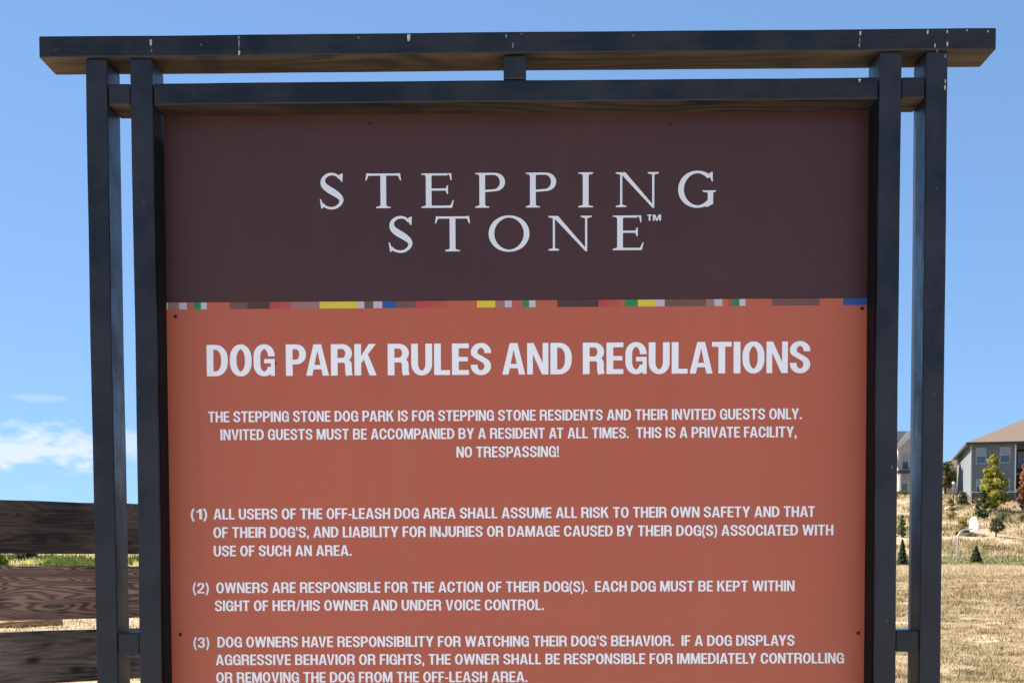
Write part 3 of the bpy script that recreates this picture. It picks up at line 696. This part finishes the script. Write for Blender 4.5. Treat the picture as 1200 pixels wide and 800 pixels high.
# screws
def screw(px, py, par, r=.0030):
    c = at(px, py, PY); bm = bmesh.new()
    tube(bm, [(0, .0005, 0), (0, -.0012, 0), (0, -.0018, 0)], [r, r, r*.6], 10)
    o = obj('screw', mesh('screw', bm, M['screw']), par); o.location = (c.x, 0, c.z-par.location.z)
for q in ((206, 371), (1010, 361.5), (211.5, 743), (1005.5, 741.5)): screw(q[0], q[1], rp, .0032)
screw(323, 426, rp, .0016)
for q in ((434, 145.5), (786, 145.5)): screw(q[0], q[1], hp, .0026)
# scuffed top edge of the header: little pale nicks of the raw edge
bm = bmesh.new()
rr = random.Random(4)
for xa, xb in ((192, 262), (258, 330), (430, 500), (640, 665), (905, 1015)):
    x = xa
    while x < xb:
        L = rr.uniform(3, 14)
        a = at(x, 131, PY); b = at(min(x+L, xb), 131, PY)
        if b.x > a.x: box(bm, a.x, b.x, PY-.0007-rr.random()*.0003, PY+.004, ptop-.0014*rr.random()-.0006, ptop+.0006+rr.random()*.0003)
        x += L + rr.uniform(2, 16)
obj('edge_nick', mesh('edge_nick', bm, M['edge']), sign, kind='stuff')

# bird lime and paint chips on the frame: little lumps with a thickness
def splash(px, ya, yb, wpx, Y=-.0025, m='chip'):
    a = at(px, ya, Y); b = at(px, yb, Y); n = 9; w = wpx/FPX*CD/2*1.45
    bm = bmesh.new(); rim = []; top_ = {-.0026: capT, .0028: bT}.get(Y, 9) - .003
    r_ = random.Random(int(px*7+ya))
    for i in range(2*n):
        u = i/(2*n)*2*PI; k = .75 + .5*r_.random()
        taper = .65 + .35*math.cos(u*.5+1.2)
        rim.append(bm.verts.new(((a.x+b.x)/2 + math.sin(u)*w*k*taper, Y, min(top_, (a.z+b.z)/2 + math.cos(u)*(a.z-b.z)/2*(.9+.2*r_.random())))))
    c = bm.verts.new(((a.x+b.x)/2, Y-.0012, min(top_, (a.z+b.z)/2)))
    for i in range(2*n): bm.faces.new((rim[i], rim[(i+1) % (2*n)], c))
    bmesh.ops.recalc_face_normals(bm, faces=bm.faces)
    me = mesh('splash', bm, M[m], True); obj('splash', me, sign)
for q in ((176.5, 44.5, 56, 7), (177.5, 57, 62, 3, 'chipd'), (235.5, 51, 54.5, 3, 'chipd'), (279.5, 42.5, 46, 5, 'chipd'), (280, 45, 60, 2.6, 'chipd'), (280, 59, 65, 4), (478.5, 40, 48.5, 6.5), (593, 40, 44.5, 3.5, 'chipd'), (611, 38.5, 41, 3, 'chipd'),
          (601, 50, 56.5, 2.6, 'chipd'), (1008, 33, 44, 4.5), (1007.5, 43, 52, 2.4, 'chipd'), (1006.8, 50, 57, 5, 'chipd'), (1087, 32.5, 41, 3.4), (1095.5, 51, 56.5, 3), (1098, 57.5, 62, 2, 'chipd'), (1110, 35, 39.5, 2.6), (1110, 49, 55, 3.4),
          (1133, 33, 37, 3), (1152, 32.5, 35, 2, 'chipd'), (1157.5, 35.5, 38.5, 2.8), (420, 43, 45.5, 2.4, 'chipd'), (742, 40.5, 43, 2.2, 'chipd')):
    splash(q[0], q[1], q[2], q[3], -.0026, q[4] if len(q) > 4 else 'chip')
splash(1007, 90, 97, 4.4, .0028); splash(1107.8, 64, 67.5, 2.0, -.0001); splash(1107.6, 93, 98, 2.4, -.0001); splash(1107.2, 99.5, 106, 2.6, -.0001)
splash(1045, 545, 549, 2, -.0001, 'chipd')

# ------------------------------------------------------------------ fence behind the sign, left
fdir = Vector((.694, .720, 0)).normalized(); fang = math.atan2(fdir.y, fdir.x)
F0 = Vector((at(0, 620, 1.24).x, 1.24, 0))
fence = thing('plank_fence', 'dark weathered horizontal plank fence with gaps standing behind the left posts', 'fence', (F0.x, F0.y, 0), fang)
d0 = CD+1.24
def fz(py): return EYE + (674.3-py)*d0/FPX
tops = [fz(585), fz(662.8), fz(741)]; bots = [fz(648), fz(727.3), fz(804)]
pitch = tops[0]-tops[1]; ph = tops[0]-bots[0]
k = 2
z = tops[2]
while z - pitch > .16:
    z -= pitch; tops.append(z); bots.append(z-ph)
for i, (zt_, zb) in enumerate(zip(tops, bots)):
    for j, (x0, x1) in enumerate(((-1.05, .88), (.884, 2.9))):
        bm = bmesh.new(); box(bm, 0, x1-x0, 0, .036, 0, zt_-zb)
        bmesh.ops.subdivide_edges(bm, edges=[e for e in bm.edges if abs(e.verts[0].co.x-e.verts[1].co.x) > .5], cuts=14)
        rr = random.Random(i*5+j)
        for v in bm.verts:
            v.co.z += (rr.random()-.5)*.003; v.co.y += (rr.random()-.5)*.002
        bmesh.ops.bevel(bm, geom=[e for e in bm.edges if len(e.link_faces) == 2 and e.calc_face_angle() > 1], offset=.003, segments=1, affect='EDGES')
        o = obj('plank', mesh('plank', bm, M[('plank1', 'plank2', 'plank3')[i % 3]]), fence); o.location = (x0, 0, zb)
for x in (-.95, .88, 2.78):
    bm = bmesh.new(); box(bm, -.045, .045, 0, .09, -.4, tops[0]-.03); bevel(bm, .003, 1)
    o = obj('fence_post', mesh('fence_post', bm, M['fpost']), fence); o.location = (x, .0375, 0)

# ------------------------------------------------------------------ trees and bushes
def foliage(pts, size, mats, wts=None, flat=0.0):
    n = len(pts); c = np.array(pts)
    a = RNG.normal(size=(n, 3)); a /= np.linalg.norm(a, axis=1)[:, None]
    b = RNG.normal(size=(n, 3)); b -= a*(a*b).sum(1)[:, None]; b /= np.linalg.norm(b, axis=1)[:, None]
    s = size*(.6+.8*RNG.random(n))[:, None]
    V = np.zeros((n, 3, 3)); V[:, 0] = c-a*s*.5-b*s*.28; V[:, 1] = c-a*s*.5+b*s*.28; V[:, 2] = c+a*s*.6
    mi = RNG.choice(len(mats), n, p=wts)
    return V, mi
def add_foliage(name, V, mi, mats, parent, **kw):
    o = tris(name, V, mi, mats, **kw); o.parent = parent; return o
def lm(name, *cols): return [leafmat(name + ' ' + w_, c_, .45) for w_, c_ in zip(('light', 'mid', 'dark'), cols)]
LF = dict(yellow=lm('yellow green leaf', (.50, .44, .08), (.33, .33, .06), (.14, .17, .05)),
          green=lm('mid green leaf', (.20, .21, .07), (.12, .14, .05), (.06, .08, .035)),
          dark=lm('dark green needle', (.13, .155, .075), (.085, .11, .055), (.045, .065, .033)),
          ochre=lm('ochre leaf', (.46, .36, .12), (.32, .25, .08), (.15, .12, .045)),
          orange=lm('russet leaf', (.62, .30, .14), (.42, .17, .08), (.20, .09, .05)),
          sage=lm('sage leaf', (.22, .22, .13), (.14, .15, .08), (.08, .09, .05)))
BARK = mat('grey brown bark', (.10, .075, .055), .9, .2, (20, (.05, .04, .03), 4, (1, 1, 4), .35, .7))
def crown_pts(kind, h, r, n, seed):
    g = np.random.default_rng(seed); P = []
    if kind == 'cone':              # tiered conifer
        tiers = 12
        for i in range(n):
            u = g.random()**.75; z = h*(.05+.95*(1-u)**1.0) if False else h*(1-u*.95)
            k = (z/h); tier = math.floor((1-k)*tiers); f = ((1-k)*tiers-tier)
            rad = r*(1-k)**.9*(.62+.38*f) + .03*h*.3
            a = g.random()*2*PI; rad *= (.85+.45*math.sin(a*5+tier*2.1)*.5+.16*g.standard_normal())
            q = g.random()**.35
            P.append((math.cos(a)*rad*q, math.sin(a)*rad*q, z - .05*h*q*f))
    else:
        nb = {'round': 34, 'oval': 80, 'low': 30}[kind]; cl = []
        for i in range(nb):
            a = g.random()*2*PI; u = g.random()
            if kind == 'oval': u = u**1.25; zz = h*(.10+.87*u); pr_ = min(1.0, .45+u*2.6)*(1-max(0, u-.18)/.82)**.8; rr_ = r*pr_*math.sqrt(g.random())*.9
            elif kind == 'round': zz = h*(.30+.6*u); rr_ = r*math.sqrt(max(.05, 1-(2*u-1)**2))*(.4+.45*g.random())
            else: zz = h*(.10+.72*u); rr_ = r*(1-u**2*.75)*(.2+.75*g.random())
            cl.append((math.cos(a)*rr_, math.sin(a)*rr_, zz, r*(.20+.20*g.random()) if kind != 'oval' else r*(.10+.14*g.random())*(1.1-.5*u)))
        for i in range(n):
            c_ = cl[g.integers(nb)]; v = g.normal(size=3); v /= np.linalg.norm(v); q = c_[3]*g.random()**.4
            P.append((c_[0]+v[0]*q, c_[1]+v[1]*q, max(.02, c_[2]+v[2]*q*.85)))
    return np.array(P)
def tree(name, label, cat, px, d, py_top, rad_px, kind, col, n=2600, base_py=None, leaf=.16, trunk=True, group=None, tilt=0, trunk_frac=.15):
    x = (px-619)/FPX*d; y = d-CD
    z0 = hz(x, y)
    ztop = EYE + (672-.0038*(px-619)-py_top)*d/FPX
    h = max(.4, ztop-z0); r = rad_px*d/FPX
    o = thing(name, label, cat, (x, y, z0-.03), random.random()*6, group)
    P = crown_pts(kind, h, r, n, int(abs(px)*13+d))
    V, mi = foliage(P, leaf, LF[col], [.4, .38, .22])
    add_foliage('crown' if trunk else 'foliage', V, mi, LF[col], o)
    if trunk:
        bm = bmesh.new(); g = random.Random(int(px)); R0 = h*.028+.02
        top = h*(.9 if kind in ('cone', 'oval') else .62)
        tube(bm, [(0, 0, -.2), (.01*h, 0, top*.35), (-.01*h, .01*h, top*.7), (0, 0, top)], [R0*1.25, R0, R0*.6, R0*.2], 7)
        for i in range(9):
            zz = top*(.25+.65*i/9); a = i*2.4+g.random()
            k = r*.62*(1-zz/h*.7)
            tube(bm, [(0, 0, zz), (math.cos(a)*k*.5, math.sin(a)*k*.5, zz+k*.25), (math.cos(a)*k, math.sin(a)*k, zz+k*.45)], [R0*.45, R0*.28, R0*.1], 5)
        obj('trunk', mesh('trunk', bm, BARK), o)
    return o
tree('ornamental_tree', 'yellow green autumn tree with a pointed crown in front of the slate blue house', 'tree', 1161, 158, 534, 25, 'oval', 'yellow', 7000, leaf=.24)
tree('spruce_tree', 'small dark dense spruce beside the basketball pole on the green strip', 'tree', 1142.5, 119, 639.5, 8.5, 'cone', 'dark', 4200, leaf=.13)
tree('pine_tree', 'scruffy open dark young pine on the bare slope right of the backboard', 'tree', 1165.5, 136, 607, 11, 'round', 'dark', 900, leaf=.17)
tree('juniper_bush', 'grey green juniper bush below the yellow green tree', 'bush', 1150, 152, 574, 11, 'oval', 'dark', 2600, leaf=.2, trunk=False)
tree('autumn_tree', 'russet orange tree at the right edge before the dark balcony', 'tree', 1197, 158, 541, 10, 'oval', 'orange', 2800, leaf=.24)
tree('shade_tree', 'dark green tree behind the outer right post left of the slate blue house', 'tree', 1106, 205, 541, 15, 'round', 'green', 2600, leaf=.34)
tree('ochre_bush', 'ochre rabbitbrush in front of the basketball pole arm', 'bush', 1127, 137, 603, 10, 'low', 'ochre', 1500, leaf=.15, trunk=False)
tree('sage_bush', 'pale sage bush at the foot of the white lit house wall', 'bush', 1126, 163, 573, 9, 'low', 'sage', 1500, leaf=.2, trunk=False)
tree('rock_garden_shrub', 'small brown green shrub beside the pale boulders', 'bush', 1112, 160, 582, 5, 'low', 'ochre', 700, leaf=.16, trunk=False)
tree('slope_shrub', 'low yellow green shrub high on the slope by the outer right post', 'bush', 1114, 150, 590, 7, 'low', 'ochre', 800, leaf=.16, trunk=False)
tree('hedge_shrub', 'dark olive shrub under the house seen through the slot between the right posts', 'bush', 1057, 172, 577, 12, 'low', 'green', 1800, leaf=.22, trunk=False)
tree('sapling', 'thin green sapling on the slope seen through the slot between the right posts', 'tree', 1056.5, 136, 603, 7, 'oval', 'green', 900, leaf=.16)
tree('spruce_tree', 'narrow dark spruce at the slope foot seen through the slot between the right posts', 'tree', 1057, 119, 632, 8, 'cone', 'dark', 3600, leaf=.13)
tree('olive_bush', 'olive bush at the right edge of the slope below the low fence', 'bush', 1199, 146, 590, 8, 'low', 'sage', 900, leaf=.16, trunk=False)
tree('ground_juniper', 'dark spreading juniper just right of the juniper bush on the slope', 'bush', 1172, 148, 597, 12, 'low', 'sage', 700, leaf=.15, trunk=False)
# line of shrubs far behind the plank fence
SH = ['yellow green shrub showing through the upper gap at the left end of the plank fence', 'dark green shrub showing through the upper fence gap near the left edge', 'mid green shrub in the upper fence gap, centre of the row',
      'ochre shrub in the upper fence gap, beside the outer left post', 'pale yellow shrub seen through the slot between the left posts']
for i, (px, c_, lab) in enumerate(zip((-5, 28, 60, 98, 150), ('yellow', 'dark', 'green', 'yellow', 'ochre'), SH)):
    tree('field_shrub', lab, 'bush', px, 74+i*2.5, 646-i % 2*8, 15, 'low', c_, 3000, leaf=.24, trunk=False, group='shrubs in the field behind the plank fence')
for i, px in enumerate((-110, -60, 225, 290)):
    tree('field_shrub', ('green shrub furthest left beyond the plank fence', 'green shrub beyond the plank fence just outside the left frame edge', 'green shrub hidden behind the left part of the notice board', 'green shrub hidden behind the notice board, right of its neighbour')[i], 'bush', px, 76+i*2, 646, 16, 'low', 'green', 1400, leaf=.24, trunk=False, group='shrubs in the field behind the plank fence')
# log in the field
lx = (35-619)/FPX*46; bm = bmesh.new()
tube(bm, [(-1.6, 0, .12), (-.8, .02, .15), (.1, -.02, .15), (.75, .0, .11)], [.11, .13, .12, .09], 9)
lg = obj('log', mesh('log', bm, M['log']), label='tan log lying in the dry grass behind the lower fence gap', category='log')
lg.location = (lx+.2, 46-CD, hz(lx, 46-CD)); lg.rotation_euler = (0, R(-3), 0)

# ------------------------------------------------------------------ basketball hoop
M['pole'] = mat('pale painted steel', (.50, .49, .44), .45, .5)
M['board'] = mat('white backboard', (.80, .80, .80), .5)
M['rim'] = mat('orange steel', (.45, .10, .02), .5)
bd = 115.0; bx = (1121-619)/FPX*bd; by = bd-CD; bz = hz(bx, by)
hoop = thing('basketball_hoop', 'basketball hoop with a pale gooseneck pole and white fan backboard below the slope', 'basketball hoop', (bx, by, bz), 0)
n_ = Vector((.86, .51, 0)); s_ = Vector((-.51, .86, 0))
zt = EYE + (671-621.5)*bd/FPX - bz
pth = [(0, 0, -.3), (0, 0, zt-.75)]
for i in range(1, 8):
    a = i/8*PI/2; pth.append((n_.x*.8*(1-math.cos(a)), n_.y*.8*(1-math.cos(a)), zt-.75+.75*math.sin(a)))
pth.append((n_.x*1.5, n_.y*1.5, zt+.02))
bm = bmesh.new(); tube(bm, pth, .062, 9); obj('pole', mesh('pole', bm, M['pole'], True), hoop)
bm = bmesh.new(); c0 = n_*1.62; zc = EYE + (672-616.5)*bd/FPX - bz
prof = [(-.28, -.52), (.28, -.52), (.44, -.38), (.47, -.1), (.42, .25), (.25, .50), (0, .57), (-.25, .50), (-.42, .25), (-.47, -.1), (-.44, -.38)]
fr = [bm.verts.new(c0 + s_*a*.95 + Vector((0, 0, zc+b)) + n_*.03) for a, b in prof]; bk = [bm.verts.new(c0 + s_*a*.95 + Vector((0, 0, zc+b)) - n_*.03) for a, b in prof]
bm.faces.new(fr); bm.faces.new(bk[::-1])
for i in range(len(prof)): bm.faces.new((fr[i], bk[i], bk[(i+1) % len(prof)], fr[(i+1) % len(prof)]))
bmesh.ops.recalc_face_normals(bm, faces=bm.faces)
obj('backboard', mesh('backboard', bm, M['board']), hoop)
bm = bmesh.new(); rc0 = c0 + n_*.32 + Vector((0, 0, zc-.42))
tube(bm, [rc0 + Vector((math.cos(a*PI/8), math.sin(a*PI/8), 0))*.23 for a in range(17)], .012, 5, cap=False)
tube(bm, [c0+n_*.03+Vector((0, 0, zc-.42)), c0+n_*.1+Vector((0, 0, zc-.42))], .03, 6)
obj('rim', mesh('rim', bm, M['rim']), hoop)
bm = bmesh.new()
for a in (-.2, .2): tube(bm, [n_*1.2+Vector((0, 0, zt)), c0+s_*a+Vector((0, 0, zc+.1))-n_*.03], .02, 5)
obj('bracket', mesh('bracket', bm, M['pole']), hoop)

# ------------------------------------------------------------------ houses
M['siding'] = mat('grey green siding', (.135, .160, .172), .8, .3, (3, (.165, .188, .195), 4, (1, 1, 6), .3, .7), (9, .3, (.2, .2, 8), .02))
M['beige'] = mat('beige stucco', (.48, .42, .33), .85, .2, (3, (.40, .35, .28), 4, (1, 1, 1), .3, .7))
M['pink'] = mat('pinkish stucco', (.34, .27, .22), .85, .2, (2, (.27, .21, .17), 4, (1, 1, 1), .3, .7))
M['trim'] = mat('white trim', (.72, .72, .70), .6)
M['wtrim'] = mat('grey window trim', (.36, .37, .37), .6)
M['fascia'] = mat('dark fascia', (.05, .045, .04), .6)
M['shingle'] = mat('tan brown shingle roof', (.24, .175, .135), .9, .2, (5, (.155, .115, .09), 5, (1, 1, 1), .3, .7), (20, .5, (1, 1, 4), .03))
M['slate'] = mat('dark grey shingle roof', (.045, .048, .055), .85, .3, (5, (.07, .072, .08), 5, (1, 1, 1), .3, .7))
M['glass'] = mat('window glass', (.05, .08, .12), .08, .9)
M['blind'] = mat('pale blind', (.24, .29, .34), .6)
M['iron'] = mat('dark railing', (.03, .028, .03), .5)
M['deckw'] = mat('reddish deck timber', (.16, .085, .06), .8)
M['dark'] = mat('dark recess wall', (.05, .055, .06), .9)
def part(name, par, m, *boxes, **kw):
    bm = bmesh.new()
    for b in boxes: box(bm, *b)
    return obj(name, mesh(name, bm, m), par, **kw)
def window(par, x0, x1, z0, z1, y=0.0, side=None):
    """frame in the wall plane with two panes and a meeting rail; side turns it onto the left wall"""
    w = thing_part = None
    bm = bmesh.new(); f = .09
    box(bm, x0-f, x1+f, y-.06, y-.002, z1, z1+f); box(bm, x0-f, x1+f, y-.07, y-.002, z0-f, z0)
    box(bm, x0-f, x0, y-.06, y-.002, z0, z1); box(bm, x1, x1+f, y-.06, y-.002, z0, z1)
    zm = (z0+z1)/2; box(bm, x0, x1, y-.05, y-.002, zm-.035, zm+.035)
    win = obj('window', mesh('window', bm, M['wtrim']), par)
    bm = bmesh.new(); box(bm, x0, x1, y-.03, y-.004, z0, zm-.035); obj('pane', mesh('pane', bm, M['glass']), win)
    bm = bmesh.new(); box(bm, x0, x1, y-.03, y-.004, zm+.035, z1); obj('pane', mesh('pane', bm, M['blind']), win)
    return win
D1 = 170.0
hx = (1136-619)/FPX*D1; hy = D1-CD
uang = math.atan2(-.205, .979)
zb = 9.0; ze = EYE + (670-520.5)*D1/FPX            # base and eave levels
h1 = thing('house', 'slate blue grey house with tan hipped roof on the hill at the right', 'house', (hx, hy, zb), uang)
H = ze-zb; WID, DEP = 17.0, 25.0; RX = 4.55       # RX: where the recessed balcony begins
part('wall', h1, M['siding'], (0, RX, 0, DEP, -1, H), (RX+.001, WID, 2.6, DEP-.01, -1, H-.01))
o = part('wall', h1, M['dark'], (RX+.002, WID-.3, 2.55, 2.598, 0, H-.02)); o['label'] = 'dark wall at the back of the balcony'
# hipped roof with overhang
ov = .55; bm = bmesh.new(); rise = 12*.335
A = [(-ov, -ov, H), (WID+ov, -ov, H), (WID+ov, DEP+ov, H), (-ov, DEP+ov, H)]
k = (DEP+2*ov)/2
k2 = min(k, (WID+2*ov)/2)
pk = [(-ov+k2, -ov+k, H+k*.335), (WID+ov-k2+.01, -ov+k, H+k*.335)]
va = [bm.verts.new(v) for v in A]; vb = [bm.verts.new(v) for v in pk]
bm.faces.new((va[0], va[1], vb[1], vb[0])); bm.faces.new((va[1], va[2], vb[1])); bm.faces.new((va[2], va[3], vb[0], vb[1])); bm.faces.new((va[3], va[0], vb[0]))
roof = obj('roof', mesh('roof', bm, M['shingle']), h1)
bm = bmesh.new()
box(bm, -ov, WID+ov, -ov-.06, -ov, H-.26, H+.03); box(bm, -ov-.06, -ov, -ov-.06, DEP+ov, H-.26, H+.03)
box(bm, -ov, WID+ov, -ov, DEP+ov, H-.06, H-.012)
obj('fascia', mesh('fascia', bm, M['fascia']), roof)
for q_ in ((6.2, 5.0), (9.5, 6.2)):
    bm = bmesh.new(); tube(bm, [(q_[0], q_[1], H+1.4), (q_[0], q_[1], H+(q_[1]+ov)*.335+.55)], .09, 7)
    obj('vent_pipe', mesh('vent_pipe', bm, M['fascia']), roof)
def lx_(px): return (px-1136)*D1/FPX/.985
def lz_(py, d=D1): return EYE + (670-py)*d/FPX - zb
window(h1, lx_(1141.5), lx_(1151), lz_(544), lz_(527.5)); window(h1, lx_(1167.5), lx_(1177.5), lz_(543.5), lz_(527))
window(h1, lx_(1142), lx_(1151), lz_(579), lz_(563)); window(h1, lx_(1168), lx_(1177.5), lz_(579), lz_(563))
for j in range(4):
    window(h1, RX+.5+j*2.1, RX+2.2+j*2.1, lz_(548), lz_(531), 2.55)
part('balcony_floor', h1, M['deckw'], (RX+.003, WID-.3, .02, 2.54, H*.46, H*.46+.2))
part('balcony_beam', h1, M['fascia'], (RX+.003, WID-.3, .03, .28, H-.75, H-.27))
bm = bmesh.new()
for x_ in np.arange(RX+.15, WID-.4, .16): box(bm, x_, x_+.03, .05, .08, H*.46+.2, H*.46+1.1)
box(bm, RX+.01, WID-.35, .03, .1, H*.46+1.1, H*.46+1.18)
obj('railing', mesh('railing', bm, M['iron']), h1)
for x_ in (RX+4.2, RX+8.4): part('column', h1, M['trim'], (x_, x_+.25, .04, .29, -1, H*.46-.002), (x_, x_+.25, .04, .27, H*.46+.202, H-.752))
part('downpipe', h1, M['trim'], (-.10, -.02, .15, .25, 0, H-.27))
part('corner_board', h1, M['trim'], (RX-.12, RX+.02, -.03, -.004, 0, H-.27))
# low fence in front of the house
fd = 164.0
fx0 = (1137-619)/FPX*fd
lf = thing('garden_fence', 'low dark garden fence with a pale top rail in front of the slate blue house', 'fence', (fx0, fd-CD, 0), R(-4))
zf0 = 8.55; zf1 = EYE + (670-577)*fd/FPX
part('rail', lf, M['deckw'], (0, 9.5, 0, .08, zf0+.25, zf0+.35)); part('rail', lf, M['trim'], (0, 9.5, -.02, .1, zf1-.08, zf1))
bm = bmesh.new()
for x_ in np.arange(.1, 9.4, .13): box(bm, x_, x_+.085, .02, .05, zf0, zf1-.082)
obj('picket', mesh('picket', bm, M['iron']), lf, kind='stuff')
for x_ in np.arange(0, 9.6, 1.9): part('post', lf, M['deckw'], (x_, x_+.1, .081, .18, zf0-.6, zf1+.1))

# second house seen between the right posts
D2 = 186.0; zb2 = 10.4
h2 = thing('house', 'beige house with a dark roof seen through the slot between the right posts', 'house', ((1034-619)/FPX*D2, D2-CD, zb2), 0)
H2 = EYE + (670.5-526)*D2/FPX - zb2; W2 = 6.0
part('wall', h2, M['beige'], (0, W2, 1.2, 10, -1.5, H2))
bm = bmesh.new(); rz2 = EYE + (670.5-507)*(D2+5.5)/FPX - zb2
V_ = [bm.verts.new(v) for v in ((-.5, .7, H2-.1), (W2+.4, .7, H2-.1), (W2+.4, 10.5, H2-.1), (-.5, 10.5, H2-.1), (-.5, 5.6, rz2), (W2+.4, 5.6, rz2))]
for q in ((0, 1, 5, 4), (2, 3, 4, 5), (0, 4, 3), (1, 2, 5)): bm.faces.new([V_[i] for i in q])
rf = obj('roof', mesh('roof', bm, M['slate']), h2)
# front gable bay with white rake
gx0, gx1 = (1049.5-1034)*D2/FPX, W2+.2; gm_ = (gx0+gx1)/2; gz = H2+ (gx1-gx0)/2*.95
bm = bmesh.new()
box(bm, gx0+.15, gx1-.15, 0, 1.198, -1.5, H2)
a_ = [bm.verts.new(v) for v in ((gx0+.15, .0, H2), (gx1-.15, .0, H2), (gm_, .0, gz-.2))]; bm.faces.new(a_)
obj('bay', mesh('bay', bm, M['beige']), h2)
bm = bmesh.new()
for (xa, xb) in ((gx0, gm_), (gx1, gm_)):
    L = math.hypot(xb-xa, gz-H2)
    q = [(xa, H2-.25), (xb, gz-.25), (xb, gz+.02), (xa, H2+.02)]
    f = [bm.verts.new((x_, -.22, z_)) for x_, z_ in q]; b_ = [bm.verts.new((x_, -.16, z_)) for x_, z_ in q]
    bm.faces.new(f); bm.faces.new(b_[::-1])
    for i in range(4): bm.faces.new((f[i], b_[i], b_[(i+1) % 4], f[(i+1) % 4]))
bmesh.ops.recalc_face_normals(bm, faces=bm.faces)
obj('rake_board', mesh('rake_board', bm, M['trim']), rf)
bm = bmesh.new()
for (xa, xb) in ((gx0-.1, gm_), (gx1+.1, gm_)):
    q = [bm.verts.new(v) for v in ((xa, -.25, H2-.02), (xb, -.25, gz+.06), (xb, 5.2, gz+.06), (xa, 1.2, H2-.02))]; bm.faces.new(q)
obj('bay_roof', mesh('bay_roof', bm, M['slate']), rf)
def l2(px): return (px-1034)*D2/FPX
def z2(py): return EYE + (670.5-py)*D2/FPX - zb2
window(h2, l2(1056), l2(1062.5), z2(551), z2(533)); window(h2, l2(1055), l2(1062), z2(577), z2(558)); window(h2, l2(1066), l2(1072), z2(551), z2(533))
part('column', h2, M['trim'], (l2(1051), l2(1053), -.6, -.35, -1.5, z2(556))); part('porch_roof', h2, M['slate'], (l2(1049), l2(1076), -.8, -.003, z2(556)+.002, z2(553)))

# distant pinkish house between the slate blue house and the dark tree
D3 = 262.0; h3 = thing('house', 'small distant tan house left of the slate blue house', 'house', ((1107-619)/FPX*D3, D3-CD, 12.2), 0)
z3 = lambda py: EYE + (670-py)*D3/FPX - 12.2
part('wall', h3, M['pink'], (0, 4.2, 0, 8, -1, z3(549)))
bm = bmesh.new(); e = z3(549)
V_ = [bm.verts.new(v) for v in ((-.4, -.4, e), (4.6, -.4, e), (4.6, 8.4, e), (-.4, 8.4, e), (2.1, 2.5, z3(537)), (2.1, 5.5, z3(537)))]
for q in ((0, 1, 4), (1, 2, 5, 4), (2, 3, 5), (3, 0, 4, 5)): bm.faces.new([V_[i] for i in q])
obj('roof', mesh('roof', bm, M['shingle']), h3)
window(h3, 1.0, 1.9, z3(563), z3(554)); window(h3, 2.6, 3.4, z3(563), z3(554))

# garden lamp and boulders by the house corner
ld = 160.0; lx = (1115.5-619)/FPX*ld; zl = hz(lx, ld-CD)
lamp = thing('garden_lamp', 'dark garden lamp post with a white globe left of the white lit house wall', 'lamp', (lx, ld-CD, zl))
zg = EYE + (670-567)*ld/FPX - zl
bm = bmesh.new(); tube(bm, [(0, 0, -.2), (0, 0, zg-.2)], .06, 8); obj('post', mesh('post', bm, M['iron']), lamp)
bm = bmesh.new(); bmesh.ops.create_uvsphere(bm, u_segments=12, v_segments=8, radius=.17, matrix=Matrix.Translation((0, 0, zg))); obj('globe', mesh('globe', bm, M['board'], True), lamp)
M['rock'] = mat('pale rock', (.48, .43, .37), .9, .2, (3, (.32, .28, .24), 5, (1, 1, 1), .3, .7), (8, .6, (1, 1, 1), .05))
for i, (px, py, r_, lab) in enumerate(((1110, 585, .42, 'pale boulder nearest the outer right post at the top of the slope'), (1116.5, 583, .36, 'pale boulder below the white garden globe lamp'),
                                       (1141, 584, .3, 'pale boulder below the corner of the slate blue house'), (1161, 582, .3, 'pale boulder before the low dark fence beside the yellow green tree'))):
    bm = bmesh.new(); bmesh.ops.create_icosphere(bm, subdivisions=3, radius=r_)
    g = random.Random(i)
    for v in bm.verts:
        n1 = math.sin(v.co.x*7/r_*.5+i)*math.cos(v.co.y*6/r_*.5+i*2)*.15 + g.random()*.03
        v.co *= 1+n1; v.co.z *= .72
    o = obj('boulder', mesh('boulder', bm, M['rock'], True), label=lab, category='boulder', group='boulders along the top of the slope')
    d_ = 158.0; x_ = (px-619)/FPX*d_; o.location = (x_, d_-CD, hz(x_, d_-CD)+r_*.4)
